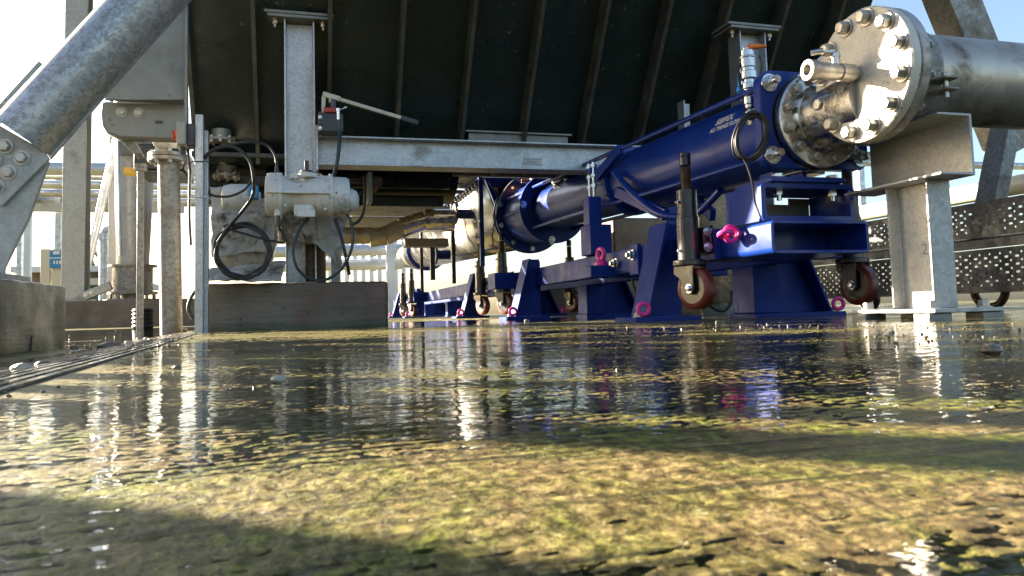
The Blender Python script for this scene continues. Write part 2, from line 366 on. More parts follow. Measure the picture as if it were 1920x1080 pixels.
yy = (.10*np.exp(np.linspace(0, math.log(42), NR)))[:, None]; uu = np.linspace(0, 1, NC)[None, :]
XX = (-.10-.40*yy)*(1-uu)+(.12+1.32*yy)*uu; YY = yy+0*uu
ca_, sa_ = cos(radians(8.8)), sin(radians(8.8)); UU, VV = XX*ca_+YY*sa_, -XX*sa_+YY*ca_
VV = VV+.004*gnoise(UU/.12, VV/.05, 5)
macro = .15*fbm(UU, VV*1.5, .30, 3, 1)+.07*fbm(UU, VV*1.5, .08, 2, 31)
grain = .30*fbm(UU*.75, VV, .0058, 4, 11, .62)
groove = sstep(.08, .42, gnoise(UU/.20, VV/.0050, 21)+.3*gnoise(UU/.03, VV/.006, 23))+.35*sstep(.2, .45, gnoise(UU/.30, VV/.0085, 27))
mound = np.exp(-(((XX-.15)/.26)**2+((YY-.20)/.075)**2))
shelf = np.exp(-((VV-2.55)/.5)**2)
hh = (macro+grain-.20*groove+.52*mound+.25*shelf-.125)*.001
edge = np.minimum(sstep(0, .04, uu)*sstep(0, .03, 1-uu), sstep(0, .05, (np.linspace(1, 0, NR)[:, None])))
hh = hh*edge*sstep(-.02, .14, XX+.072*YY+.20)-.0032*(1-edge)
ZZ = gz_np(XX, YY)+hh
me = bpy.data.meshes.new('concrete_slab'); nv = NR*NC; nf = (NR-1)*(NC-1)
me.vertices.add(nv); me.vertices.foreach_set('co', np.stack([XX, YY, ZZ], -1).astype(np.float32).ravel())
ii = (np.arange(NR-1)[:, None]*NC+np.arange(NC-1)[None, :]).ravel()
me.loops.add(nf*4); me.loops.foreach_set('vertex_index', np.stack([ii, ii+1, ii+NC+1, ii+NC], -1).astype(np.int32).ravel())
me.polygons.add(nf); me.polygons.foreach_set('loop_start', np.arange(nf, dtype=np.int32)*4); me.polygons.foreach_set('loop_total', np.full(nf, 4, np.int32))
me.update(calc_edges=True); me.shade_smooth(); me.materials.append(M['ground'])
so = bpy.data.objects.new('concrete_slab', me); COL.objects.link(so); so['kind'] = 'structure'
wx = [-4+.2*i for i in range(18)]+[-.45+.05*i for i in range(10)]+[.3, .8, 1.5, 2.5, 4, 7, 12]; wy_ = [-1, 0, .3, .6, 1, 1.5, 2, 2.5, 3, 3.5, 4, 4.5, 5, 5.6]+[6.2, 7, 8, 9, 12, 16]
g = MB(); nx = len(wx); g.add([(x, y, gz(x, y)-.0001) for y in wy_ for x in wx], [(j*nx+i, j*nx+i+1, (j+1)*nx+i+1, (j+1)*nx+i) for j in range(len(wy_)-1) for i in range(nx-1)])
wo = g.build('water_film', 'water', smooth=180, origin=(0,0,0)); wo['kind'] = 'structure'

# ================================================================ steel hopper with ribs
HL, HR, HTOP, HBOT = -.53, 3.42, 3.1, .96
SL = 1.5                                                     # wall leans towards the yard as it rises
def wy(z): return 3.90 + (1.60-z)/SL
t = thing('hopper', 'huge dark green black ribbed steel hopper overhanging the yard behind the long galvanised beam', 'hopper', (1.4, wy(HBOT), HBOT))
b = MB(); y0, y1 = wy(HBOT), wy(HTOP)
b.hexa([(HL,y0,HBOT),(HR,y0,HBOT),(HR,y0+.03,HBOT),(HL,y0+.03,HBOT),(HL,y1,HTOP),(HR,y1,HTOP),(HR,y1+.03,HTOP),(HL,y1+.03,HTOP)])
b.hexa([(HL,y0+.03,HBOT),(HL+.02,y0+.03,HBOT),(HL+.02,4.5,HBOT),(HL,4.5,HBOT),(HL,y1+.03,HTOP),(HL+.02,y1+.03,HTOP),(HL+.02,8.,HTOP),(HL,8.,HTOP)])
b.hexa([(HR-.02,y0+.03,HBOT),(HR,y0+.03,HBOT),(HR,4.5,HBOT),(HR-.02,4.5,HBOT),(HR-.02,y1+.03,HTOP),(HR,y1+.03,HTOP),(HR,8.,HTOP),(HR-.02,8.,HTOP)])
b.hexa([(HL+.021,4.48,HBOT),(HR-.021,4.48,HBOT),(HR-.021,4.5,HBOT),(HL+.021,4.5,HBOT),(HL+.021,7.98,HTOP),(HR-.021,7.98,HTOP),(HR-.021,8.,HTOP),(HL+.021,8.,HTOP)]); b.box((HL, y1, HTOP+.001), (HR, 8., 9.))
b.build('shell', 'hopper', t)
nrm = Vector((0, -SL, -1)).normalized()                      # outward and down from the leaning wall
for k in range(-2, 9):
    x = .165+.372*k if k > -2 else HL+.012
    b = MB(); w = .011 if k > -2 else .011; dp = .11
    lo, hi = Vector((x, wy(HBOT), HBOT)), Vector((x, wy(HTOP), HTOP))
    b.hexa([lo-X_*w, lo+X_*w, lo+X_*w+nrm*dp, lo-X_*w+nrm*dp, hi-X_*w, hi+X_*w, hi+X_*w+nrm*dp, hi-X_*w+nrm*dp])
    b.build('rib', 'hopper_edge', t, .002)
b = MB(); b.box((HL-.01, wy(HBOT)-.12, HBOT-.03), (HR, wy(HBOT)+.1, HBOT-.004)); b.build('bottom_flange', 'hopper', t, .003)
for yy, zz in ((4.52, .86), (4.70, .775)):
    b = MB(); b.csec((HL, yy, zz), (.9, yy, zz), Z_, -Y_, .07, .05, .006); b.build('stiffener', 'hopper', t, .002)
b = MB(); b.cyl((HL+.01, 4.85, 1.13), (.98, 4.85, 1.13), .34, 56); b.build('belly', 'hopper', t)
b = MB(); b.box((.95, 4.15, .965), (1.56, 4.20, 1.10)); b.box((.93, 4.13, 1.10), (1.58, 4.20, 1.112)); b.build('stub_box', 'steel_plate', t, .002)
for (px, py) in ((415, 266), (425, 333)):                    # bolted nozzle flanges under the belly
    c = V(px, py, 4.2 if py < 300 else 4.42); b = MB(); b.ringd(c, Z_, .02, .075, .014, 28); b.lathe(c+Z_*.014, Z_, [(0, .05), (.05, .05)], 24)
    o = b.build('nozzle_flange', 'steel_plate', t, .001)
    b = MB()
    for i in range(8):
        a = i*pi/4; b.bolt(c+Vector((cos(a)*.062, sin(a)*.062, .015)), Z_, .009, .012); b.bolt(c+Vector((cos(a)*.062, sin(a)*.062, -.0005)), -Z_, .009, .010)
    b.build('flange_bolts', 'bolt', o)

# ================================================================ galvanised columns, cross beam
def column(x0, x1, y0, y1, ztop, base, label, foot=True):
    t = thing('steel_column', label, 'column', ((x0+x1)/2, (y0+y1)/2, base), 'galvanised columns carrying the hopper')
    cx, cy = (x0+x1)/2, (y0+y1)/2
    b = MB(); b.isec((cx, cy, base), (cx, cy, ztop), X_, x1-x0, y1-y0, .009, .007); b.build('shaft', 'galv', t, .0015)
    b = MB(); b.box((cx-.155, y0-.03, ztop+.0005), (cx+.155, y1+.03, ztop+.016)); b.build('cap_plate', 'steel_plate', t, .002)
    b = MB(); b.box((cx-.17, y0-.03, ztop+.0185), (cx+.17, y1+.03, ztop+.034)); b.build('seat_plate', 'steel_plate', t, .002)
    for s in (-1, 1):
        b = MB(); b.bolt((cx+s*.12, y0+.02, ztop), -Z_, .014, .02); b.cyl((cx+s*.12, y0+.02, ztop-.04), (cx+s*.12, y0+.02, ztop), .007, 12); b.build('bolt', 'bolt', t)
    return t
column(-.062, .088, 3.86, 3.985, 1.575, .215, 'galvanised steel column rising behind the white valve actuator')
xc2 = V(1400, 150, 3.66).x
column(xc2-.085, xc2+.085, 3.58, 3.70, V(1400, 60, 3.6).z, 0, 'galvanised steel column seen above the blue pump tube beside the small sensor fitting')
bt, bb = V(640, 254, 3.85).z, V(640, 309, 3.85).z
t = thing('cross_beam', 'long horizontal galvanised beam running right from the column towards the blue pump', 'beam', (.092, 3.92, bb))
b = MB(); b.isec((.102, 3.92, (bt+bb)/2), (xc2+.25, 3.92, (bt+bb)/2+.012), Z_, bt-bb, .13, .009, .007); b.build('girder', 'galv', t, .0015)
b = MB(); b.box((.0885, 3.85, bb-.03), (.1015, 3.99, bt+.05)); b.build('end_plate', 'galv', t, .0015)
p = V(1000, 302, 3.905)
b = MB(); b.box((p.x-.055, 3.912, p.z-.021), (p.x+.055, 3.9155, p.z+.021)); o = b.build('name_plate', 'galv_pale', t, .001)
b = MB()
for k, (a0, a1) in enumerate(((.006, .10), (.02, .085), (.012, .095))):
    xx = p.x-.055+a0
    while xx < p.x-.055+a1:
        w = random.uniform(.004, .011); b.box((xx, 3.9108, p.z+.010-k*.011), (min(xx+w, p.x-.055+a1), 3.9118, p.z+.013-k*.011)); xx += w+.003
b.build('engraving', 'dark_plastic', o, smooth=0)

# ================================================================ slide gate frame under the hopper
t = thing('gate_frame', 'rusty grey sliding gate frame of wide plates slung beneath the long galvanised beam', 'frame', (.8, 5, .7))
def hplate(x0, x1, ytop, ybot, Y, dpt, m, nm='gate_plate'):
    a, c = V(x0, ytop, Y), V(x1, ybot, Y); b = MB(); b.box((a.x, Y, c.z), (c.x, Y+dpt, a.z)); return b.build(nm, m, t, .002)
for ya, yb in ((5.2, 6.05), (6.08, 6.95), (7.05, 7.9), (8.0, 9.6)):
    b = MB(); b.box((-.62, ya, .985), (1.14, yb, .995)); b.build('shade_deck', 'galv_dirty', t, .002)  # continuous deck added above the gate plates to block sun from the skid rails
hplate(705, 903, 327, 333, 5.66, .30, 'galv_dirty'); hplate(725, 893, 337, 353, 6.0, .04, 'stain_dirty'); hplate(700, 868, 353, 362, 5.9, .05, 'galv_dirty')
hplate(690, 850, 386, 392, 6.8, .35, 'galv_dirty'); hplate(690, 850, 394, 404, 7.2, .04, 'stain_dirty'); hplate(660, 815, 405, 413, 7.6, .06, 'galv_dirty'); hplate(650, 800, 415, 422, 8.2, .3, 'galv_dirty')
a = V(690, 322, 4.3); c = V(699, 378, 4.3); b = MB(); b.box((a.x, 4.3, c.z), (c.x, 4.5, a.z)); b.build('hanger_plate', 'steel_plate', t, .002)
a = V(706, 342, 4.35); b = MB(); b.cyl(a, a+Y_*.2, .028, 20); b.cyl(a-Y_*.012, a, .036, 20); b.build('roller', 'rust', t, .002)
a = V(680, 336, 4.5); b = MB(); b.cyl(a, a-X_*.55, .055, 24); b.build('drive_tube', 'black', t)
a = V(850, 317, 4.4); c = V(1070, 334, 4.4); b = MB(); b.box((a.x, 4.4, c.z), (c.x+.25, 4.44, a.z)); o = b.build('side_plate', 'galv_dirty', t, .002)
b = MB()
for x in (925, 985, 1045): b.bolt(V(x, 326, 4.399), -Y_, .012, .012)
b.build('plate_bolts', 'bolt', o)

def rough_box(a, c, name, mat, parent, amp=.004, bev=.02, seed=0):
    from mathutils import noise
    x0,y0,z0 = a; x1,y1,z1 = c; bm = bmesh.new(); bmesh.ops.create_cube(bm, size=1)
    for v in bm.verts: v.co = Vector(((x0+x1)/2+v.co.x*(x1-x0), (y0+y1)/2+v.co.y*(y1-y0), (z0+z1)/2+v.co.z*(z1-z0)))
    bmesh.ops.bevel(bm, geom=bm.edges[:], offset=bev, segments=3, affect='EDGES', profile=.6)
    for _ in range(7):
        ed = [e for e in bm.edges if e.calc_length() > .022]
        if not ed or len(bm.verts) > 26000: break
        bmesh.ops.subdivide_edges(bm, edges=ed, cuts=1, use_grid_fill=True)
    for v in bm.verts:
        q = v.co*14+Vector((seed, 0, 0)); e = sum(1 for lo, hi, t in ((x0,x1,v.co.x), (y0,y1,v.co.y), (z0,z1,v.co.z)) if min(t-lo, hi-t) < bev*1.2)
        k = noise.noise(q)+.5*noise.noise(q*3.1); v.co += v.normal*(amp*.35*k - (amp*1.6*max(0, noise.noise(q*.9+Vector((0, 7, 0)))+.15) if e > 1 else 0))
    mb = MB(); bm.verts.index_update(); mb.add([v.co.copy() for v in bm.verts], [[v.index for v in f.verts] for f in bm.faces]); bm.free()
    return mb.build(name, mat, parent, smooth=50)

# ================================================================ concrete plinth and block
zp = V(500, 530, 3.72).z
t = thing('concrete_plinth', 'wide board marked wet concrete plinth under the white actuator', 'plinth', (-.02, 4.0, gz(0, 3.72)))
pl, pr_ = V(366, 590, 3.72).x, V(729, 590, 3.72).x
rough_box((pl, 3.72, -.04), (pr_, 4.35, zp), 'plinth_body', 'plinth', t)
t = thing('concrete_block', 'weathered mossy concrete foundation block at the left edge under the bolted gusset', 'block', (-1.1, 2.2, -.02))
rough_box((-1.7, 2.02, -.08), (-.765, 2.89, .187), 'block_body', 'block', t, .005, .016, 5)
b = MB(); p = VX(60, 640, -.764); b.box((-.7665, p.y-.008, p.z-.035), (-.7625, p.y+.006, p.z+.012)); b.box((-.7665, p.y-.003, p.z+.012), (-.7625, p.y+.016, p.z+.018)); b.build('crack', 'rubber', t)

# ================================================================ diagonal tube brace
YB = 2.5
def brace():
    p0, p1 = V(44, 258, YB), V(276, 3, YB); d = (p1-p0).normalized(); q = d.cross(Y_).normalized()
    t = thing('tube_brace', 'thick spangled galvanised tube brace slanting up from the bolted gusset on the concrete block', 'brace', (p0.x, YB, .187))
    r = .0895; e = p1+d*1.7
    b = MB(); b.lathe(p0, d, [(0, r-.006), (0, r), ((e-p0).length, r), ((e-p0).length, r-.006)], 48); b.build('tube', 'galv_big', t)
    def pp(*pts): return [V(x, y, YB) for x, y in pts]
    # slotted fins on both sides of the tube
    for poly in (((-60, 262), (74, 115), (92, 131), (-44, 280)), ((95, 300), (188, 192), (178, 178), (84, 282))):
        b = MB(); b.prism([v-Y_*.006 for v in pp(*poly)], Y_*.012); b.build('fin_plate', 'galv_pale', t, .0015)
    b = MB(); b.prism([v-Y_*.03 for v in pp((-90, 150), (0, 236), (88, 286), (97, 302), (11, 389), (0, 383), (-90, 330))], Y_*.018); gp = b.build('splice_plate', 'galv_pale', t, .002)
    b = MB(); b.prism([v-Y_*.011 for v in pp((-90, 300), (88, 300), (93, 304), (56, 408), (10, 503), (8, 540), (-90, 540))], Y_*.02); b.build('gusset_plate', 'galv_pale', t, .002)
    for (x, y) in ((17, 279), (48, 300), (23, 327), (-4, 305), (1, 353), (-25, 330), (-20, 268)):
        b = MB(); b.bolt(V(x, y, YB)-Y_*.0305, -Y_, .0165, .016); b.build('bolt', 'bolt', t)
    b = MB(); b.box((-1.35, 2.36, .1875), (-.80, 2.64, .205)); b.build('base_plate', 'galv_pale', t, .002)
brace()

# ================================================================ grey end bracket of the hopper
YK = 3.62
t = thing('end_bracket', 'grey steel end bracket plate with rounded bolted box beam left of the black hopper', 'bracket', (-.7, 3.7, V(260, 260, YK).z))
b = MB(); b.prism([V(x, y, YK-.12) for x, y in ((205, -60), (352, -60), (351, 187), (197, 187), (190, 160))], Y_*.014); b.build('web_plate', 'steel_plate', t, .002)
pts = [(190, 196), (188, 215), (191, 235), (201, 250), (222, 258), (340, 262), (350, 262), (350, 190), (192, 190)]
b = MB(); b.prism([V(x, y, YK-.03) for x, y in pts], Y_*.075); b.build('box_beam', 'steel_plate', t, .010)
a, c = V(198, 184, YK-.09), V(343, 190, YK-.09); b = MB(); b.box((a.x, YK-.09, c.z), (c.x, YK-.032, c.z+.018)); b.build('ledge', 'steel_plate', t, .006)
for x, y in ((228, 210), (261, 211)): b = MB(); b.bolt(V(x, y, YK-.0305), -Y_, .017, .012); b.build('bolt', 'galv_pale', t)
a = V(298, 229, YK-.031); b = MB(); b.box(a+Vector((-.016, -.0015, -.0065)), a+Vector((.016, .001, .0065))); b.build('slot', 'black', t, .003)
b = MB(); b.box((V(346, 0, YK-.15).x, YK-.15, V(345, 262, YK-.15).z), (V(352, 0, YK-.15).x, YK-.1205, 1.9)); b.build('edge_strip', 'steel_plate', t, .002)
b = MB(); b.prism([V(x, y, YK+.03) for x, y in ((222, 259), (248, 259), (264, 288), (250, 288))], Y_*.12); b.build('haunch', 'galv_dirty', t, .002)
b = MB(); b.box((V(250, 270, 4.2).x, 4.2, V(250, 318, 4.2).z), (V(345, 270, 4.2).x, 4.6, V(250, 268, 4.2).z)); b.build('bearing_block', 'hopper', t, .01)

# ================================================================ drop pipe, posts and isolator
yq = 4.0
cx = V(320, 400, yq); rr = 17*4.2/1400
t = thing('drop_pipe', 'rust streaked grey vertical drop pipe with bolted flange left of the isolator post', 'pipe', (cx.x, yq, gz(cx.x, yq)))
b = MB(); b.cyl((cx.x+.006, yq, gz(cx.x, yq)-.01), (cx.x-.01, yq, V(318, 300, yq).z), rr, 32); b.build('tube', 'galv_dirty', t)
c = V(317, 297, yq); b = MB(); b.lathe(c-Z_*.02, Z_, [(0, .06), (0, .097), (.018, .097), (.019, .09), (.021, .09), (.022, .097), (.04, .097), (.04, .06)], 36); o = b.build('flange', 'stain_dirty', t, .001)
for i in range(8):
    a = i*pi/4+.2; q = c+Vector((cos(a)*.079, sin(a)*.079, 0)); b = MB(); b.bolt(q+Z_*.0205, Z_, .011, .014); b.bolt(q-Z_*.0205, -Z_, .011, .012); b.cyl(q-Z_*.03, q+Z_*.03, .006, 8); b.build('bolt', 'bolt', o)
a, c2 = V(290, 259, yq), V(337, 285, yq); b = MB(); b.prism([(a.x, yq-.07, a.z), (c2.x, yq-.07, a.z), (c2.x, yq-.07, c2.z), (a.x+.02, yq-.07, c2.z), (a.x, yq-.07, c2.z+.03)], Y_*.14); b.build('collar', 'stain_dirty', t, .004)
q0 = V(259, 620, 3.95)
t = thing('support_post', 'thin flat galvanised post standing between the round pier and the drop pipe', 'post', (q0.x, 3.95, gz(q0.x, 3.95)))
x = V(262, 450, 3.95).x; zt = V(262, 320, 3.95).z; b = MB(); b.box((x-.014, 3.95, gz(x, 3.95)-.01), (x+.014, 3.98, zt)); b.build('stem', 'galv_dirty', t, .004)
b = MB(); b.box((x-.026, 3.944, zt), (x+.026, 3.985, zt+.035)); b.bolt((x-.009, 3.9435, zt+.02), -Y_, .007, .006); b.bolt((x+.01, 3.9435, zt+.02), -Y_, .007, .006); b.build('clamp_head', 'galv_dirty', t, .003)
# yellow tie streamer hanging by the clamp
t0 = V(246, 318, 4.3); b = MB()
for i in range(12):
    a = t0+X_*(i-6)*.0055; b.tube(bez([a+Z_*.012, a-Z_*.015, t0+X_*((i-6)*.0032)-Z_*(.03+.01*random.random())], 4), .0026, 6)
tag(b.build('tie_bundle', 'yellow'), 'bright yellow fan of tie strands beside the thin support post', 'ties')

q0 = V(373, 620, 3.48)
t = thing('channel_post', 'slotted double channel galvanised post carrying the grey isolator left of the plinth', 'post', (q0.x, 3.5, gz(q0.x, 3.5)))
x0, x1 = V(366, 400, 3.45).x, V(381, 400, 3.45).x; z1 = V(372, 215, 3.45).z
b = MB(); b.csec(((x0+x1)/2, 3.485, gz(x0, 3.5)-.01), ((x0+x1)/2, 3.485, z1), X_, -Y_, x1-x0, .041, .003); b.build('front_channel', 'galv', t, .001)
b = MB(); b.csec(((x0+x1)/2+.012, 3.492, gz(x0, 3.5)-.01), ((x0+x1)/2+.012, 3.492, V(385, 245, 3.5).z), X_, Y_, x1-x0+.006, .041, .003); b.build('rear_channel', 'galv', t, .001)
b = MB(); b.box((x0+.002, 3.444, gz(x0, 3.5)-.01), (x1-.002, 3.4475, z1)); b.build('cover_strip', 'galv', t, .001)
for yy in (307, 373):
    c = V(372, yy, 3.46); b = MB(); b.tube([c+Vector((-.04, -.018, -.004)), c+Vector((-.02, -.022, .004)), c+Vector((.035, -.022, .008)), c+Vector((.05, .0, .0))], .0022, 6); b.build('cable_tie', 'sign_white' if yy > 350 else 'black', t)
iz0, iz1 = V(345, 277, 3.46).z, V(345, 234, 3.46).z; ix0, ix1 = V(333, 250, 3.42).x, V(350, 250, 3.42).x
t = thing('isolator_switch', 'small grey isolator box with a red rotary handle fixed to the channel post', 'switch', (ix0, 3.46, iz0))
b = MB(); b.box((ix0, 3.39, iz0), (ix1, 3.53, iz1)); b.build('enclosure', 'grey_plastic', t, .005)
b = MB(); b.box((ix1, 3.42, iz0+.002), (x0, 3.50, iz1-.002)); b.build('back_box', 'dark_plastic', t, .004)
zc = (iz0+iz1)/2+.005
b = MB(); b.cyl((ix0-.014, 3.46, zc), (ix0-.0005, 3.46, zc), .026, 24); b.build('escutcheon', 'orange', t, .001)
b = MB(); b.box((ix0-.028, 3.452, zc-.026), (ix0-.0145, 3.468, zc+.018)); b.build('handle', 'red', t, .004)
b = MB(); b.cyl((ix1-.02, 3.46, iz0-.03), (ix1-.02, 3.46, iz0-.0005), .011, 6); b.build('cable_gland', 'dark_plastic', t)

# ================================================================ hand pump on the column
YH = 3.80
t = thing('hand_pump', 'hydraulic hand pump with black tank, red head and long cream lever bolted to the column', 'hand pump', V(622, 252, YH))
a, c = V(603, 216, YH), V(643, 252, YH); b = MB(); b.box((a.x, YH-.05, c.z), (c.x, YH+.05, a.z)); b.build('tank', 'dark_plastic', t, .005)
b = MB(); b.box((a.x-.018, YH-.03, c.z+.005), (a.x-.0005, YH+.03, a.z+.01)); b.build('bracket', 'black', t, .002)
for zz in (.02, .075): b = MB(); b.bolt((a.x-.008, YH-.031, c.z+zz), -Y_, .007, .012); b.build('bolt', 'bolt_bright', t)
a, c = V(607, 204, YH), V(638, 215, YH); b = MB(); b.box((a.x, YH-.035, c.z), (c.x, YH+.035, a.z)); b.build('pump_head', 'red', t, .004)
d = V(625, 200, YH); b = MB(); b.cyl(d-Z_*.01, d+Z_*.035, .017, 20); b.build('plunger', 'black', t)
l0, l1, l2, l3 = V(605, 177, YH), V(638, 187, YH), V(752, 221, YH), V(784, 231, YH)
b = MB(); b.bar(l0, l1, .03, .026); b.prism([V(x, y, YH-.012) for x, y in ((603, 180), (611, 182), (609, 214), (603, 214))], Y_*.022); b.prism([V(x, y, YH-.010) for x, y in ((616, 183), (628, 186), (627, 193), (617, 192))], Y_*.02); b.build('lever_socket', 'lever', t, .003)
b = MB(); b.bar(l1, l2, .018, .019); b.build('lever', 'lever', t, .003)
b = MB(); b.bar(l2, l3, .024, .026); b.build('grip', 'dark_plastic', t, .004)
v = V(634, 206, YH-.045); b = MB(); b.cyl(v-Z_*.008, v+Z_*.006, .010, 16); b.cyl(v-Z_*.05, v-Z_*.009, .0085, 16); b.tube([v, v+Vector((.02, 0, .006)), v+Vector((.035, -.005, .012))], .0035, 8); b.sphere(v+Vector((.037, -.005, .013)), .007, 12); b.build('hose_fitting', 'bolt_bright', t)
h = MB(); h.tube(bez([v-Z_*.05, v-Z_*.10+X_*.004, V(636, 270, 3.72), V(632, 305, 3.68), V(624, 335, 3.7)], 8), .0095, 12); h.build('hose', 'hose', t)

# ================================================================ white actuator
YA = 3.60
def AX_(x, y=362): return V(x, y, YA)
t = thing('valve_actuator', 'dirty white electric valve actuator lying above the concrete plinth', 'actuator', V(580, 402, YA))
c0 = AX_(497, 366)
def xl(px): return V(px, 365, YA).x-c0.x
b = MB(); b.lathe(c0, X_, [(0, .06), (.004, .088), (xl(505), .098), (xl(522), .098), (xl(523), .104), (xl(529), .104), (xl(530), .094), (xl(538), .085), (xl(545), .072), (xl(560), .068), (xl(572), .078), (xl(585), .09), (xl(600), .096), (xl(616), .097), (xl(617), .106), (xl(623), .106), (xl(624), .092), (xl(648), .090), (xl(654), .082), (xl(656), .05)], 40)
b.build('gear_housing', 'white', t)
b = MB(); cz = AX_(646, 376); b.lathe(cz, X_, [(0, .058), (.035, .056), (.055, .046), (.066, .028), (.068, 0)], 32); b.build('motor_cap', 'white', t)
b = MB(); b.box((c0.x+.012, YA-.112, c0.z-.006), (c0.x+xl(618), YA-.06, c0.z+.006)); b.build('seam_flange', 'white', t, .002)
def vstack(nm, px, py0, r, h, m, Y=YA-.03, n=24):
    p = V(px, py0, Y); b = MB(); b.cyl(p, p+Z_*h, r, n); return b.build(nm, m, t, .002)
vstack('blank_plug', 509, 334, .020, .022, 'white'); vstack('gland_boss', 523, 332, .017, .018, 'white'); vstack('vent_boss', 553, 336, .024, .022, 'white')
vstack('stem_dome', 578, 334, .045, .02, 'white'); p = V(575, 322, YA-.03); b = MB(); b.cyl(p-Z_*.002, p+Z_*.004, .03, 24); b.bar(p, p+Z_*.052, .018, .02, X_); b.bar(p+Vector((-.01, 0, .002)), p+Vector((.07, .02, -.006)), .02, .006); b.build('selector_lever', 'dark_plastic', t, .002)
p = V(570, 402, YA-.02); b = MB(); b.box(p+Vector((-.045, -.05, -.012)), p+Vector((.045, .05, .04))); b.box(p+Vector((-.032, -.06, -.02)), p+Vector((.05, -.045, .02))); b.build('mounting_foot', 'white', t, .004)
p = V(521, 398, YA-.05); b = MB(); b.cyl(p-Z_*.016, p+Z_*.02, .016, 20); b.sphere(p+Z_*.022, .017, 14); b.build('lower_gland', 'white', t)
p = V(521, 404, YA-.05); b = MB(); b.cyl(p-Z_*.05, p-Z_*.002, .013, 12, .010); b.build('cable_boot', 'dark_plastic', t)
p = V(519, 325, YA-.03); b = MB(); b.cyl(p-Z_*.002, p+Z_*.045, .012, 12, .006); b.build('upper_cable_boot', 'dark_plastic', t)
for k, (px, py) in enumerate(((560, 348), (535, 385), (612, 350), (610, 392))):
    b = MB(); q = V(px, py, YA-.085); b.bolt(q, -Y_, .005, .006); b.build('cover_screw', 'bolt', t)

# ================================================================ wrapped valve and cloth
def crumple(mb, amp, seed, freq=9):
    from mathutils import noise
    for v in mb.v:
        n = noise.noise_vector(v*freq+Vector((seed, 0, 0))); k = noise.noise_vector(v*freq*2.7+Vector((0, seed, 0)))
        f = abs(n.x)*2-.5
        q = noise.noise_vector(v*freq*1.3+Vector((seed*2, seed, 0)))
        crease = 1-min(1, abs(q.x+q.z*.6)*4)
        v += Vector((n.x, n.y, n.z))*amp + k*amp*.5 + Vector((0, -1, 0))*f*amp*.6 + Vector((0, 1, 0))*crease*amp*1.1
def sheet(corners, nu, nv, amp, seed, th=.006, freq=9):
    a, b_, c, d = [Vector(p) for p in corners]; mb = MB(); vs = []
    for j in range(nv+1):
        for i in range(nu+1):
            u, w = i/nu, j/nv; vs.append((a*(1-u)+b_*u)*(1-w) + (d*(1-u)+c*u)*w)
    mb.add(vs, [(j*(nu+1)+i, j*(nu+1)+i+1, (j+1)*(nu+1)+i+1, (j+1)*(nu+1)+i) for j in range(nv) for i in range(nu)])
    crumple(mb, amp, seed, freq); return mb
def solid(o, th):
    m = o.modifiers.new('thickness', 'SOLIDIFY'); m.thickness = th; return o
YW = 3.78
t = thing('wrapped_valve', 'valve body bundled in grimy grey insulation cloth left of the actuator on the plinth', 'valve', V(460, 520, YW))
c = V(462, 440, YW+.06)
b = MB(); b.sphere(c, 1, 80, (.155, .10, .20)); 
for v in b.v:                                                # squarish pillow
    q = v-c; s = max(abs(q.x)/.155, abs(q.z)/.20); l = sqrt((q.x/.155)**2+(q.z/.2)**2)+1e-6
    if s > 1e-4: f = min(1.0, .55+.45*l/s/1.42)*1.12; v.x = c.x+q.x*f; v.z = c.z+q.z*f
crumple(b, .013, 3.1, 13); b.build('jacket', 'fabric', t, smooth=60)
b = sheet([V(400, 405, YW-.03), V(520, 395, YW-.05), V(515, 470, YW-.06), V(395, 480, YW-.05)], 44, 28, .014, 5.5); solid(b.build('wrap', 'fabric', t, smooth=60), .006)
b = sheet([V(385, 505, YW-.04), V(535, 490, YW-.02), V(525, 525, YW-.16), V(385, 528, YW-.14)], 50, 18, .014, 9.2); solid(b.build('skirt', 'fabric', t, smooth=60), .006)
b = MB(); p = V(440, 372, YW+.03); b.lathe(p+X_*-.06, X_, [(0, .03), (.01, .062), (.05, .07), (.12, .07), (.15, .05), (.18, .03)], 28); b.build('bonnet', 'white', t)
p = V(476, 362, YW-.03); b = MB(); b.box(p+Vector((-.022, -.02, -.03)), p+Vector((.022, .02, .035))); b.build('blue_connector', 'sign_blue', t, .006)
b = sheet([V(392, 350, YW+.10), V(440, 345, YW+.10), V(425, 400, YW+.06), V(400, 420, YW+.04)], 16, 14, .012, 2.2); solid(b.build('flap', 'fabric', t, smooth=60), .005)
t = thing('cloth_lagging', 'torn grey lagging cloth hanging under the actuator at its right end', 'cloth', V(610, 520, YW+.05))
b = sheet([V(540, 398, YW), V(650, 392, YW), V(640, 500, YW-.02), V(570, 440, YW-.02)], 44, 38, .016, 7.7); solid(b.build('hanging_cloth', 'fabric', t, smooth=60), .005)
b = sheet([V(530, 380, YW+.02), V(575, 400, YW), V(600, 460, YW+.01), V(528, 450, YW+.03)], 18, 18, .012, 1.7); solid(b.build('brown_cloth', 'galv_dirty', t, smooth=60), .005)
b = MB(); q = V(612, 465, YW+.15); b.box((q.x-.12, YW+.05, zp), (q.x-.105, YW+.1, q.z+.1)); b.box((q.x+.02, YW+.05, zp), (q.x+.062, YW+.085, V(640, 400, YW).z)); b.build('strut', 'galv_dirty', t, .002)
b = MB(); q = V(583, 480, YW+.2); b.cyl((q.x, YW+.2, zp+.001), (q.x, YW+.2, zp+.2), .075, 24); b.build('pipe_stub', 'rust', t)

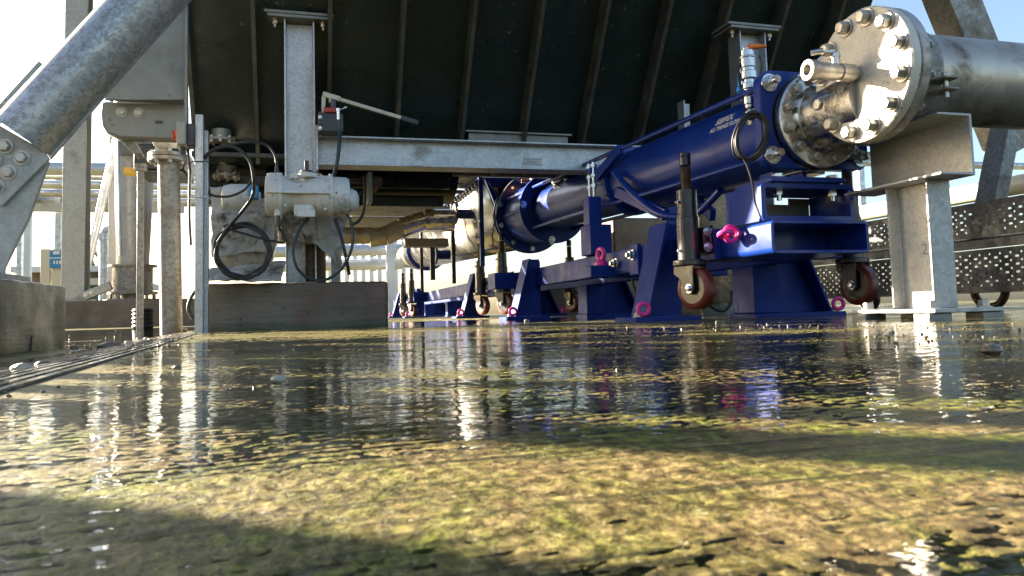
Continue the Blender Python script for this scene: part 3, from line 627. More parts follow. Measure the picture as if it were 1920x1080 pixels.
# cables: each a thing
def cable(pts, r, label, m='rubber', n=10, name='cable', grp=None, sub=10):
    b = MB(); b.tube(bez(pts, sub), r, n); return tag(b.build(name, m, smooth=60), label, 'cable', grp)
def coil(cx, cy, rx, ry, Y, turns, r, jit, ph=0):
    out = []
    for i in range(int(turns*14)+1):
        a = ph+2*pi*i/14; k = 1+jit*sin(i*.61)+jit*.7*cos(i*1.7)
        p = V(cx+rx*k*cos(a), cy-ry*k*sin(a), Y+.006*sin(i*.4)-.003*(i/14)); out.append(p)
    return out
cable([V(519, 312, YA-.03), V(515, 290, YA-.03), V(500, 272, YA-.02), V(470, 266, YA-.03), V(430, 272, YA-.02), V(400, 282, YA-.06), V(384, 296, YA-.12)], .0062, 'grey cable arching from the actuator top across to the channel post')
cable([V(384, 294, 3.47), V(405, 278, 3.46), V(440, 276, 3.46), V(466, 298, 3.47), V(475, 330, 3.48), V(474, 365, 3.52), V(455, 395, 3.55), V(425, 430, 3.58), V(408, 455, 3.56)], .0075, 'thick grey cable looping from the channel post down to the wrapped valve')
cable([V(384, 352, 3.5), V(398, 366, 3.5), V(430, 368, 3.5), V(458, 356, 3.52), V(472, 338, 3.56)], .0055, 'thin grey cable sagging beneath the thick loop near the blue connector')
cable(coil(455, 471, 50, 49, 3.62, 5.3, .0055, .065, .4)+[V(530, 455, 3.6), V(523, 425, 3.58), V(521, 412, 3.56)], .0058, 'black cable coil hanging against the grimy wrapped valve', name='cable_coil', sub=4)
cable([V(580, 405, YA), V(562, 430, 3.6), V(550, 465, 3.58), V(556, 500, 3.58), V(580, 522, 3.6), V(612, 524, 3.6), V(642, 502, 3.6), V(660, 462, 3.6), V(659, 420, 3.6), V(648, 398, YA)], .0072, 'dark green hose looping below the actuator down to the plinth top', 'hose')
cable([V(628, 410, 3.66), V(638, 440, 3.66), V(648, 480, 3.66), V(655, 515, 3.68)], .0085, 'straight black cable dropping behind the green hose loop to the plinth')
cable([V(683, 330, 4.2), V(684, 360, 4.2), V(682, 395, 4.2), V(672, 415, 4.2), V(655, 422, 4.2)], .0085, 'black cable hanging from the gate frame right of the actuator')
cable([V(352, 280, 3.47), V(356, 320, 3.46), V(355, 400, 3.46), V(358, 460, 3.46)], .006, 'black cable running down beside the isolator post')
cable([V(1312, 535, 3.3), V(1322, 560, 3.3), V(1338, 578, 3.3), V(1356, 583, 3.3), V(1368, 572, 3.3), V(1371, 545, 3.3)], .0075, 'black cable drooping in a loop behind the front red castor')
cable([V(1185, 516, 3.6), V(1188, 535, 3.6), V(1197, 552, 3.6), V(1215, 572, 3.6)], .006, 'black cable hanging beneath the blue cross member near the pink eye')
cable([V(366, 545, 3.6), V(357, 560, 3.6), V(353, 580, 3.6), V(362, 598, 3.6)], .008, 'short black cable bulging out left of the plinth corner')

# ================================================================ screw pump on its skid
AXX = 1.73
def az(Y): return .686+.0345*(Y-2.12)
def A(Y, dx=0, dz=0): return Vector((AXX+dx, Y, az(Y)+dz))
AD = (A(10)-A(2)).normalized()
P = thing('screw_pump', 'long navy blue progressive cavity pump on a blue skid with castors and pink lifting eyes', 'pump', (AXX, 2.1, 0))
b = MB(); b.cyl(A(2.21), A(3.62), .158, 56); b.build('outer_tube', 'blue', P)
b = MB(); b.lathe(A(3.625), AD, [(0, .158), (.05, .154), (1.34, .154)], 56); b.build('stator_tube', 'blue', P)
# square end plate with rounded corners
hw, hh, rc = .215, .17, .05; pts = []
for sx, sz, a0 in ((1,1,0), (-1,1,90), (-1,-1,180), (1,-1,270)):
    for k in range(7):
        a = radians(a0+15*k); pts.append((AXX+sx*(hw-rc)+rc*cos(a), 2.165, az(2.2)+sz*(hh-rc)+rc*sin(a)))
b = MB(); b.prism(pts, Y_*.04); b.build('end_plate', 'blue', P, .004)
for sx in (-1, 1):
    for sz in (-1, 1):
        c = A(2.165, sx*.178, sz*.125)
        b = MB(); b.cyl(c, c-Y_*.006, .031, 24); b.hexn(c-Y_*.0062, -Y_, .023, .020); b.cyl(c-Y_*.026, c-Y_*.052, .013, 16); b.build('nut', 'bolt_bright', P)
        b = MB(); e = A(4.93, sx*.155, sz*.14); b.cyl(c+Y_*.042, e, .0115, 12); b.build('tie_rod', 'blue', P)
        b = MB(); b.cyl(e, e+AD*.02, .02, 12); b.hexn(e-AD*.022, AD, .019, .02); b.build('rod_nut', 'blue', P)
# clamp saddle between the tubes
b = MB(); b.ringd(A(3.60), AD, .159, .182, .05, 56); b.build('clamp_ring', 'blue', P, .003)
for sx in (-1, 1):
    b = MB(); b.bar(A(3.66, sx*.175, .05), A(3.66, sx*.245, .055), .05, .03); b.build('clamp_ear', 'blue', P, .003)
    for yy in (3.64, 3.70):
        b = MB(); q = A(yy, sx*.225, 0); b.cyl(q-Z_*.11, q+Z_*.10, .0085, 12); b.hexn(q+Z_*.072, Z_, .019, .016); b.hexn(q-Z_*.035, Z_, .019, .016); b.hexn(q+Z_*.020, Z_, .019, .014); b.build('stud', 'bolt_bright', P)
    xo = AXX+sx*.225
    b = MB(); b.box((xo-.036, 3.63, .505), (xo+.036, 3.71, az(3.66)-.085)); b.build('post', 'blue', P, .003)
    b = MB(); b.box((xo-.045, 3.60, .345), (xo+.075, 3.74, .503)); b.build('post_base', 'blue_dull', P, .003)
for s in (-1, 1):                                            # curved saddle arms under and over the tube
    b = MB(); b.bar(A(3.40, s*.17, .13), A(3.62, s*.21, .02), .03, .05); b.bar(A(3.05, s*.12, -.24), A(3.40, s*.20, -.09), .03, .055); b.build('saddle_arm', 'blue', P, .004)
b = MB(); b.tube(bez([A(3.45, -.19, .02), A(3.25, -.18, -.12), A(3.05, -.14, -.24), A(2.9, -.06, -.25), A(2.7, -.05, -.17)], 8), .017, 12); b.build('saddle_rod', 'blue', P)
# coupling drum
b = MB(); b.ringd(A(4.93), AD, .10, .25, .035, 64); b.build('coupling_flange', 'blue', P, .003)
b = MB(); b.cyl(A(4.967), A(5.45), .222, 56); b.build('coupling_drum', 'blue', P)
b = MB(); b.ringd(A(5.45), AD, .10, .285, .03, 64); b.ringd(A(5.49), AD, .10, .292, .03, 64); b.build('drum_flange', 'blue', P, .003)
for i in range(10):
    a = 2*pi*i/10+.31; q = A(5.45, cos(a)*.258, sin(a)*.258); b = MB(); b.bolt(q-AD*.001, -AD, .014, .014); b.build('bolt', 'bolt_bright', P)
for i in range(4):
    a = 2*pi*i/4+pi-.1; q = A(4.93, cos(a)*.225, sin(a)*.225); b = MB(); b.bolt(q-AD*.001, -AD, .018, .016); b.build('bolt', 'bolt_bright', P)
for a in (2.6, 3.2): b = MB(); b.bar(A(5.0, cos(a)*.232, sin(a)*.232), A(5.43, cos(a)*.232, sin(a)*.232), .012, .02); b.build('drum_clip', 'blue', P, .003)
q = A(4.55, -.10, .13); b = MB(); b.sphere(q, .045, 18, (1, 1.2, .9)); b.cyl(q-Z_*.05, q, .03, 20); b.build('vent_dome', 'bright', P)
q = A(5.2, -.05, .20); b = MB(); b.box(q+Vector((-.03, -.02, 0)), q+Vector((.03, .02, .05))); b.build('probe_block', 'grey_plastic', P, .003)
b = MB(); b.cyl(q+Vector((-.10, 0, .025)), q+Vector((-.032, 0, .025)), .012, 12, .016); b.build('probe_plug', 'orange', P)
b = MB(); b.tube(bez([q+Vector((-.1, 0, .025)), q+Vector((-.16, -.02, .03)), q+Vector((-.22, .1, -.06)), q+Vector((-.26, .25, -.3)), q+Vector((-.25, .3, -.42))], 8), .006, 8); b.build('probe_cable', 'rubber', P)
# sensor cable wrapped over the stator
b = MB(); b.tube([A(4.42, cos(a)*.148, sin(a)*.148) for a in [pi*.55+k*.11 for k in range(20)]], .005, 8); b.build('band_cable', 'rubber', P)
# feed trough: rounded bottom, flared walls, bright sheet
TB, TE, TT = 5.60, 10.25, 1.10
def trough(th):
    out = []
    for Y in (TB, TE):
        cz = az(Y); pr = [Vector((AXX-.33, Y, TT)), Vector((AXX-.24, Y, cz+.06))] + [Vector((AXX+.24*cos(a), Y, cz+.24*sin(a))) for a in [pi+.0+k*pi/16 for k in range(17)]] + [Vector((AXX+.24, Y, cz+.06)), Vector((AXX+.385, Y, TT))]
        out.append(pr)
    return out
p0, p1 = trough(0); b = MB(); n = len(p0); b.add(p0+p1, [(i, i+1, n+i+1, n+i) for i in range(n-1)])
solid(b.build('feed_trough', 'bright', P, smooth=30), .004)
b = MB(); b.prism([v+Y_*-.02 for v in p0], Y_*.016); b.build('trough_front', 'blue', P, .002)
b = MB(); b.prism([v+Y_*.004 for v in p1], Y_*.016); b.build('trough_back', 'blue', P, .002)
b = MB()
b.box((AXX-.385, TB-.03, TT), (AXX-.315, TE, TT+.012)); b.box((AXX+.37, TB-.03, TT), (AXX+.44, TE, TT+.012)); b.box((AXX-.3145, TB-.03, TT), (AXX+.3695, TB+.03, TT+.012)); rim = b.build('trough_rim', 'blue', P, .002)
y = TB+.05
while y < 9: b = MB(); b.bolt((AXX-.36, y, TT-.0005), -Z_, .013, .022); b.build('bolt', 'black', rim); y += .115
b = MB(); b.bar((AXX-.365, TB-.01, .42), (AXX-.365, TB-.01, TT-.002), .034, .034, Y_); b.build('trough_leg', 'blue', P, .003)
b = MB(); b.bar((AXX-.31, TB-.03, TT-.02), (AXX-.20, TB-.028, az(TB)+.1), .008, .05, Y_); b.build('front_rib', 'blue', P, .002)
q = VX(925, 355, AXX-.30); b = MB(); b.prism([(AXX-.285, TB-.021, TT-.06), (AXX-.235, TB-.021, TT-.07), (AXX-.215, TB-.021, TT-.15)], -Y_*.002); b.build('warning_triangle', 'yellow', P)
for yy in (6.75, 8.6): b = MB(); b.bar((AXX-.355, yy, .34), (AXX-.355, yy, TT-.002), .035, .035, Y_); b.build('trough_leg', 'black', P, .003)
# inlet stubs
b = MB(); b.cyl((AXX-.24, 6.35, .93), (AXX-.40, 6.35, .93), .042, 24); b.ringd((AXX-.40, 6.35, .93), -X_, .03, .09, .02, 32); b.build('inlet_stub', 'blue', P, .002)
b = MB(); b.cyl((AXX-.22, 7.6, .68), (AXX-.36, 7.6, .68), .05, 24); b.ringd((AXX-.36, 7.6, .68), -X_, .04, .10, .02, 32); b.build('drain_stub', 'blue', P, .002)
# drive
b = MB(); b.ringd(A(10.29), AD, .1, .29, .05, 56); b.build('drive_flange', 'blue', P, .003)
b = MB(); b.lathe(A(10.35), AD, [(0, .22), (.5, .20), (.52, .26), (.6, .26), (.62, .2), (1.3, .19)], 40); b.build('gearbox', 'bright', P)
b = MB(); b.lathe(A(11.7), AD, [(0, .16), (.03, .19)]+[(.05+.03*k+.0, .19 if k % 2 else .165) for k in range(16)]+[(.56, .15)], 40); b.build('motor', 'galv_far', P)
# skid
FL, FR, FB, FT = AXX-.25, AXX+.20, .225, .338
for yy0, yy1, x0 in ((2.5, 12.2, FL), (2.5, 12.2, FR-.06)):
    b = MB(); b.box((x0, yy0, FB), (x0+.06, yy1, FT)); b.build('skid_rail', 'blue_dull', P, .004)
# front folded channel: open towards the yard
f0, f1 = V(1445, 412, 2.1), V(1632, 480, 2.1); fx0, fx1, fz0, fz1 = f0.x, f1.x, V(1445, 475, 2.1).z, f0.z
b = MB(); T_ = .011
def rrect(x0, x1, z0, z1, r, Y, skip_bottom=False):
    out = []
    for cx_, cz_, a0 in ((x1-r, z1-r, 0), (x0+r, z1-r, 90), (x0+r, z0+r, 180), (x1-r, z0+r, 270)):
        for k in range(6): a = radians(a0+18*k); out.append(Vector((cx_+r*cos(a), Y, cz_+r*sin(a))))
    return out
def shell_box(x0, x1, z0, z1, y0, y1, th, r):
    m = MB(); o0, i0, o1, i1 = rrect(x0, x1, z0, z1, r, y0), rrect(x0+th, x1-th, z0+th, z1-th, max(r-th, .004), y0), rrect(x0, x1, z0, z1, r, y1), rrect(x0+th, x1-th, z0+th, z1-th, max(r-th, .004), y1)
    n = len(o0); vs = o0+i0+i1+o1; fs = []
    for i in range(n):
        j = (i+1) % n; fs += [(i, j, n+j, n+i), (n+i, n+j, 2*n+j, 2*n+i), (2*n+i, 2*n+j, 3*n+j, 3*n+i), (3*n+i, 3*n+j, j, i)]
    return m.add(vs, fs)
shell_box(fx0, fx1, fz0, fz1, 2.1, 2.52, .011, .02).build('front_beam', 'blue', P, .0015)
b = MB(); b.box((fx0+.014, 2.30, fz0+.013), (fx1-.014, 2.31, fz1-.013)); b.build('beam_web', 'blue', P)
b = MB(); b.bolt((fx0+.055, 2.2995, fz0+.035), -Y_, .008, .008); b.build('bolt', 'bolt', P)
# pedestal under the end plate
pz0, pz1 = fz1+.002, V(1500, 343, 2.14).z
px0, px1 = V(1428, 380, 2.14).x, V(1602, 380, 2.14).x
shell_box(px0, px1, pz0, pz1, 2.14, 2.16, .018, .02).build('pedestal_frame', 'blue', P, .0015)
b = MB(); b.box((px0+.002, 2.1605, pz0), (px0+.014, 2.36, pz1-.003)); b.box((px1-.014, 2.1605, pz0), (px1-.002, 2.36, pz1-.003)); b.box((px0+.0145, 2.1605, pz1-.016), (px1-.0145, 2.36, pz1-.004)); b.build('pedestal_sides', 'blue', P, .002)
b = MB(); bx0, bx1 = V(1462, 365, 2.36).x, V(1475, 365, 2.36).x
xa, xb, xc, xd, xe = px0+.014, V(1478, 370, 2.36).x, V(1526, 370, 2.36).x, V(1566, 370, 2.36).x, px1-.014
zq0, zq1 = V(1480, 384, 2.36).z, V(1480, 352, 2.36).z
b.box((xa, 2.36, pz0), (xe, 2.365, zq0)); b.box((xb, 2.36, zq0), (xc, 2.365, pz1-.017)); b.box((xd, 2.36, zq0), (xe, 2.365, pz1-.017)); b.build('pedestal_back', 'steel_plate', P, .001)
hz = V(1500, 333, 2.14).z
b = MB(); b.box((V(1448, 340, 2.12).x, 2.12, pz1+.0005), (V(1586, 340, 2.12).x, 2.34, pz1+.018)); b.build('foot_plate', 'blue', P, .003)
b = MB(); b.box((AXX-.02, 2.22, pz1+.0185), (AXX+.0, 2.30, az(2.2)-.1705)); b.box((AXX-.14, 2.22, pz1+.0185), (AXX-.125, 2.30, az(2.2)-.1705)); b.build('foot_web', 'blue', P, .002)
for x in (1466, 1568):
    q = Vector((V(x, 335, 2.18).x, 2.2, pz1+.0185)); b = MB(); b.cyl(q, q+Z_*.004, .026, 20); b.hexn(q+Z_*.0042, Z_, .022, .018); b.build('foot_bolt', 'bolt_bright', P)
    b = MB(); q = Vector((q.x, 2.2, pz1-.017)); b.hexn(q, -Z_, .017, .016); b.cyl(q-Z_*.016, q-Z_*.034, .009, 12); b.build('foot_nut', 'bolt_bright', P)
# eye bolts, shackles
def eye(c, n, R=.032, r=.011, stem=None, nm='eye_bolt'):
    b = MB(); c = Vector(c); b.torus(c, n, R, r, 26, 10, Z_)
    if stem is not None: b.cyl(c+Vector(stem).normalized()*(R-.004), c+Vector(stem), r*1.15, 12); b.lathe(c+Vector(stem)*.8, Vector(stem), [(0, r*1.8), (.012, r*2.1), (.014, r*2.1)], 16)
    return b.build(nm, 'pink', P)
q = V(1397, 439, 2.32); c = Vector((fx0-.035, 2.28, V(1395, 440, 2.3).z)); b = MB(); b.torus(c, Y_, .026, .0085, 24, 10, X_); b.torus(c+Vector((-.025, -.005, 0)), Z_+Y_*.3, .022, .009, 20, 8, X_); b.cyl(c+X_*.02, c+X_*.034, .014, 14); b.build('eye_bolt', 'pink', P)
# cross members and leg frames
def cross(y, z0, z1, x0, x1, dy=.10): b = MB(); b.box((x0, y, z0), (x1, y+dy, z1)); return b.build('cross_member', 'blue_dull', P, .004)
cm = V(1108, 505, 3.36); cross(3.36, FB-.012, V(1120, 498, 3.36).z, cm.x, AXX+.38)
c = Vector((V(1128, 480, 3.40).x, 3.41, V(1128, 480, 3.4).z)); b = MB(); b.torus(c+Z_*.01, X_+Y_*.25, .026, .011, 24, 10, Z_, 1.); b.lathe((c.x, c.y, V(1128, 498, 3.4).z+.001), Z_, [(0, .034), (.012, .034), (.03, .018), (.035, .01)], 18); b.build('eye_bolt', 'pink', P)
for x0 in (FL-.012,):
    b = MB(); q = V(1180, 470, 3.3); b.box((x0-.008, 3.05, FB-.015), (FL-.0005, 3.14, FT+.01)); b.prism([(x0, 3.15, FT-.01), (x0, 3.35, FB+.02), (x0, 3.15, FB+.0)], X_*.0115); b.build('joint_plate', 'blue_dull', P, .002)
    for zz, yy in ((.30, 3.095), (.275, 3.28)):
        b = MB(); b.cyl((x0-.0085, yy, zz), (x0-.014, yy, zz), .024, 20); b.hexn((x0-.0142, yy, zz), -X_, .02, .016); b.cyl((x0-.03, yy, zz), (x0-.044, yy, zz), .010, 12); b.build('joint_bolt', 'bolt_bright', P)
def leg_frame(y, pads=True, back=True):
    zb = gz(1.4, y)
    for s in (-1, 1):
        xi = AXX-.22 if s < 0 else AXX+.20; xt = xi+s*.08; xo = AXX-.40 if s < 0 else AXX+.44
        b = MB(); b.prism([(xi, y, zb+.02), (xo, y, zb+.02), (xt, y, FT+.06), (xi, y, FT+.06)], Y_*.012); b.build('gusset', 'blue_dull', P, .002)
        b = MB(); d = Vector((xt-xo, 0, FT+.04-zb)); b.hexa([(xo-.012*0+s*.001, y-.075, zb+.02), (xo+s*.013, y-.075, zb+.02), (xo+s*.013, y+.075, zb+.02), (xo+s*.001, y+.075, zb+.02), (xt+s*.001, y-.075, FT+.06), (xt+s*.013, y-.075, FT+.06), (xt+s*.013, y+.075, FT+.06), (xt+s*.001, y+.075, FT+.06)]); b.build('strut', 'blue_dull', P, .002)
        b = MB(); b.box((xi-s*.001, y-.08, zb+.02), (xi-s*.13, y+.08, FB-.002)) if s > 0 else b.box((xi+.001, y+.02, zb+.02), (xi+.012, y+.12, FT+.05)); b.build('leg', 'blue_dull', P, .004)
        b = MB(); x0, x1 = (xo-.075, xi+.03) if s < 0 else (xi-.14, xo+.06); b.box((x0, y-.10, zb-.004), (x1, y+.10, zb+.0195)); b.build('base_plate', 'blue_dull', P, .003)
        bx = x0+.03 if s < 0 else x1-.03
        b = MB(); q = Vector((bx, y-.06, zb+.02)); b.cyl(q, q+Z_*.003, .02, 18); b.hexn(q+Z_*.0032, Z_, .016, .014); b.cyl(q+Z_*.017, q+Z_*.04, .0085, 12); b.build('anchor', 'bolt', P)
        eye((xo-s*.002+s*.035, y-.085, zb+.02+.031), Y_+X_*.3, .022, .0085)
for y in (2.76, 4.62, 6.2, 9.35, 11.1): leg_frame(y)
# castor jacks
def jack(x, y, s, zw=.122, screw=True, turn=0.):
    """black sleeve tube with screw above and red castor below; s = side the bracket points to"""
    top, bot = .485, .228
    b = MB(); b.lathe((x, y, bot), Z_, [(0, .036), (0, .041), (.155, .041), (.157, .0385), (.165, .0385), (.167, .041*.9), (top-bot, .041*.9), (top-bot, .02)], 32); J = b.build('caster_jack', 'black', P)
    b = MB(); pr = [(0, .017)]; z = 0.
    while z < .085: pr += [(z+.001, .018), (z+.003, .0205), (z+.005, .018)]; z += .0055
    b.lathe((x, y, top+.0005), Z_, pr, 20); b.build('jack_screw', 'rust', J)
    b = MB(); b.cyl((x, y, top+.092), (x, y, top+.125), .0205, 20); b.cyl((x, y, top+.125), (x, y, top+.14), .0205, 20, .0195); b.build('screw_head', 'black', J, .002)
    b = MB(); b.cyl((x, y, bot-.022), (x, y, bot-.001), .060, 28); b.build('swivel_plate', 'black', J, .003)
    ca, sa = cos(turn), sin(turn); fx = Vector((ca, sa, 0)); ay = Vector((-sa, ca, 0))     # wheel rolls along fx
    c = Vector((x, y, zw))+fx*.028
    b = MB(); b.lathe(c-ay*.024, ay, [(0, .055), (.002, .070), (.008, .0765), (.040, .0765), (.046, .070), (.048, .055)], 48, True); b.build('wheel', 'red_wheel', J)
    b = MB(); b.lathe(c-ay*.0235, ay, [(0, .0545), (.003, .0545), (.014, .045), (.016, .02), (.008, .018), (.008, .0), ], 36); b.lathe(c+ay*.0235, -ay, [(0, .0545), (.003, .0545), (.014, .045), (.016, .02), (.008, .018), (.008, .0)], 36); b.build('wheel_hub', 'black', J)
    for k in (-1, 1):
        o = Vector((x, y, 0)); pts = [(-.042, bot-.022), (.05, bot-.022), (.048, zw+.05), (.05, zw-.006), (.038, zw-.022), (.018, zw-.022), (.006, zw), (-.02, zw+.04), (-.045, bot-.05)]
        b = MB(); b.prism([o+ay*(k*.033)+fx*p+Z_*q for p, q in pts], ay*(k*.006)); b.build('fork', 'black', J, .002)
        b = MB(); b.bolt(c+ay*k*.0395, ay*k, .0125, .009); b.build('axle_bolt', 'bolt_bright', J)
    b = MB(); b.box((x+s*.036, y-.045, .255), (x+s*.06, y+.045, .345)); b.box((x+s*.0605, y-.05, .25), (x+s*.075, y+.05, .35)); b.build('jack_bracket', 'black', J, .003)
    for zz in (.272, .328):
        b = MB(); q = Vector((x+s*.052, y-.0455, zz)); b.bolt(q, -Y_, .013, .014); b.build('bracket_bolt', 'bolt_bright', J)
    for zz in (.262, .44): b = MB(); b.bolt((x-.0405*1, y-.006, zz), -X_, .005, .008); b.build('grub_screw', 'bolt_bright', J)
    return J
jx = V(1290, 430, 2.45).x
jack(jx, 2.45, 1, turn=-1.25)
jr = V(1598, 500, 2.40).x; jack(jr, 2.40, -1, turn=-1.45)
jack(V(941, 500, 5.16).x, 5.16, 1, turn=-1.1); jack(V(900, 500, 5.9).x, 5.9, 1, turn=-1.2); jack(V(772, 560, 9.0).x, 9.0, 1, turn=-1.2); jack(V(756, 560, 9.9).x, 9.9, 1, turn=-.8)
jack(V(1070, 560, 5.6).x, 5.6, -1, turn=-1.3); jack(V(1110, 560, 5.2).x, 5.2, -1, turn=.2)
for a_, c_ in (((jx+.076, 2.40, FB), (fx0-.0005, 2.50, FT)), ((fx1+.0005, 2.36, FB), (jr-.076, 2.46, FT)), ((FL-.16, 5.05, FB), (FL-.0005, 5.25, FT)), ((FL-.16, 8.9, FB), (FL-.0005, 9.1, FT))):
    b = MB(); b.box(a_, c_); b.build('outrigger', 'blue_dull', P, .003)
# writing on the tube
def tube_text(txt, px, py, size, dz=0.):
    cu = bpy.data.curves.new('lettering', 'FONT'); cu.body = txt; cu.size = size; cu.align_x = 'CENTER'; cu.shear = .25; cu.offset = size*.018
    ob = bpy.data.objects.new('lettering', cu); COL.objects.link(ob)
    me = bpy.data.meshes.new_from_object(ob); bpy.data.objects.remove(ob)
    d = ray(px, py); best = None; R_ = .1592                # where the sight line meets the tube
    lo = None; s = .5
    while s < 6:
        q = CO+d*s
        if (q.x-AXX)**2+(q.z-az(q.y))**2 < R_**2: best = q; break
        s += .002
    a0 = atan2(best.z-az(best.y), best.x-AXX)
    bm = bmesh.new(); bm.from_mesh(me)
    bmesh.ops.subdivide_edges(bm, edges=[e for e in bm.edges if e.calc_length() > .02], cuts=2)
    o = P.location
    for v in bm.verts:
        a = a0-(v.co.y+dz)/R_; y = best.y-v.co.x; c = A(y, R_*cos(a), R_*sin(a)); v.co = c-o
    bm.to_mesh(me); bm.free(); me.materials.append(M['sign_white'])
    ob = bpy.data.objects.new('lettering', me); COL.objects.link(ob); ob.parent = P
tube_text('SEEPEX.', 1357, 229, .038); tube_text('ALL THINGS FLOW', 1357, 240, .024)

# ================================================================ sensor fitting and coiled lead
c = V(1408, 214, 2.30)
t = thing('sensor_fitting', 'bright stainless valve and sensor standing on the pump tube by the end plate', 'sensor', c)
def zz(py): return V(1404, py, 2.36).z
b = MB(); b.sphere(c, .026, 18); b.cyl(c, c+Vector((.05, .03, -.03)), .022, 20); b.lathe(c+Vector((.012, .01, -.012)), Vector((.05, .03, -.03)), [(0, .028), (.012, .028)], 20); b.build('elbow', 'stain', t)
tx = c+Vector((-.005, 0, 0))
prof = []
for y0, y1, r in ((212, 206, .020), (205, 192, .024), (191, 178, .019), (177, 168, .025), (167, 160, .018), (159, 146, .028), (145, 139, .023), (138, 122, .026), (121, 119, .029), (118, 108, .024), (107, 103, .016)):
    prof += [(zz(y0)-c.z, r), (zz(y1)-c.z, r)]
b = MB(); b.lathe(c, Z_*1+X_*-.02, prof, 24); b.build('fitting_stack', 'bright', t, .001)
b = MB(); q = V(1396, 108, 2.38); b.box(q+Vector((-.02, 0, -.17)), q+Vector((.035, .006, .0))); b.build('back_plate', 'bright', t, .001)
q = Vector((c.x-.005, c.y-.01, zz(103))); b = MB(); b.cyl(q, q+Vector((.045, -.01, .004)), .011, 14, .009); b.cyl(q+Vector((.045, -.01, .004)), q+Vector((.065, -.014, .004)), .006, 12); b.build('connector', 'orange', t)
b = MB(); q = V(1385, 150, 2.33); b.bar(q+Z_*.03, q-Z_*.025, .010, .006, X_); b.cyl(q-Z_*.028, q-Z_*.045, .010, 12); b.cyl(q-Z_*.045, q+Vector((.02, .01, -.075)), .006, 10); b.build('valve_handle', 'cyan', t, .002)
b = MB(); b.tube(bez([V(1413, 103, 2.34), V(1398, 107, 2.31), V(1386, 125, 2.31), V(1385, 145, 2.31), V(1390, 165, 2.32), V(1394, 190, 2.32), V(1405, 208, 2.32)], 8), .0035, 8); b.tube(bez([V(1424, 104, 2.34), V(1428, 120, 2.33), V(1424, 140, 2.34), V(1412, 152, 2.37)], 8), .004, 8); b.build('lead', 'rubber', t)
b = MB()
for k in range(9):
    dx, dy, kk = random.uniform(-5, 5), random.uniform(-4, 4), random.uniform(.86, 1.06); tilt = random.uniform(-.25, .1)
    pts = []
    for i in range(29):
        a = 2*pi*i/28+1.2; x = 30*kk*cos(a); y = 44*kk*sin(a); pts.append(V(1407+dx+x*cos(.25)+y*sin(.25)*.6, 256+dy-y+x*tilt, 2.11+.010*sin(a+k)+.003*k))
    b.tube(pts, .0036, 8)
b.tube(bez([V(1384, 284, 2.12), V(1398, 305, 2.11), V(1410, 340, 2.11), V(1416, 380, 2.14), V(1426, 410, 2.12)], 10), .0034, 8)
b.tube(bez([V(1398, 214, 2.16), V(1408, 222, 2.13), V(1420, 214, 2.13)], 8), .005, 8)
tag(b.build('coiled_lead', 'rubber', smooth=60), 'tidy coil of thin black lead hanging below the stainless sensor fitting', 'cable')

# ================================================================ discharge pipework
PY, PZ = 1.84, .740
bx = V(1612, 134, PY).x
t = thing('discharge_pipe', 'large stained stainless discharge pipe with a bolted blind flange shining in the sun', 'pipe', (bx, PY, PZ-.2))
Rb = .202
b = MB(); b.lathe((bx, PY, PZ), X_, [(0, 0), (0, Rb-.004), (.004, Rb), (.030, Rb), (.032, Rb-.004)], 72); b.build('blind_flange', 'blind', t, smooth=30)
b = MB(); b.lathe((bx+.0325, PY, PZ), X_, [(0, .10), (0, Rb-.022), (.003, Rb-.02), (.004, Rb-.006), (.008, Rb-.001), (.034, Rb-.001), (.038, Rb-.005), (.040, .165), (.075, .142), (.10, .136)], 72); b.build('pipe_flange', 'stain_dirty', t)
b = MB(); b.cyl((bx+.10, PY, PZ), (bx+3.2, PY, PZ+.0), .1365, 64); b.build('pipe', 'pipe_stain', t)
for i in range(12):
    a = 2*pi*i/12+pi/12; q = Vector((bx-.0005, PY+cos(a)*.170, PZ+sin(a)*.170)); b = MB(); b.bolt(q, -X_, .0205, .026); b.build('bolt', 'bolt', t, .0012)
    q = Vector((bx+.073, PY+cos(a)*.170, PZ+sin(a)*.170)); b = MB(); b.hexn(q, X_, .019, .02); b.cyl(q+X_*.02, q+X_*.03, .011, 10); b.build('nut', 'bolt', t)
# drain nipple and small cock
q = Vector((bx, PY+.012, PZ+.01))
b = MB(); b.lathe(q-X_*.0005, -X_, [(0, .019), (.016, .019), (.017, .027), (.062, .027), (.063, .022), (.075, .022), (.076, .026), (.150, .026), (.151, .031), (.178, .031), (.180, .024), (.179, .018), (.12, .017)], 28); b.build('nipple', 'stain_dirty', t)
b = MB(); q2 = q+Vector((-.075, 0, .0)); b.cyl(q2, q2+Z_*.045, .012, 16); b.hexn(q2+Z_*.045, Z_, .015, .012); b.bar(q2+Z_*.064, q2+Vector((-.055, .03, .068)), .014, .006); b.cyl(q2+Vector((-.06, .033, .066)), q2+Vector((-.03, .016, .07)), .009, 12); b.build('cock_lever', 'stain', t)
# pipe clamp
xk = bx+.115
b = MB(); b.ringd((xk, PY, PZ), X_, .137, .147, .05, 56); b.build('clamp_band', 'galv_dirty', t, .001)
b = MB(); q = Vector((xk, PY-.150, PZ-.06)); b.box(q+Vector((0, -.045, 0)), q+Vector((.05, .02, .008))); b.box(q+Vector((0, -.045, -.032)), q+Vector((.05, .02, -.024))); b.build('clamp_ear', 'galv_dirty', t, .003)
b = MB(); b.bolt(q+Vector((.025, -.022, .0085)), Z_, .011, .012); b.cyl(q+Vector((.025, -.022, -.05)), q+Vector((.025, -.022, .008)), .007, 10); b.build('clamp_bolt', 'bolt', t)
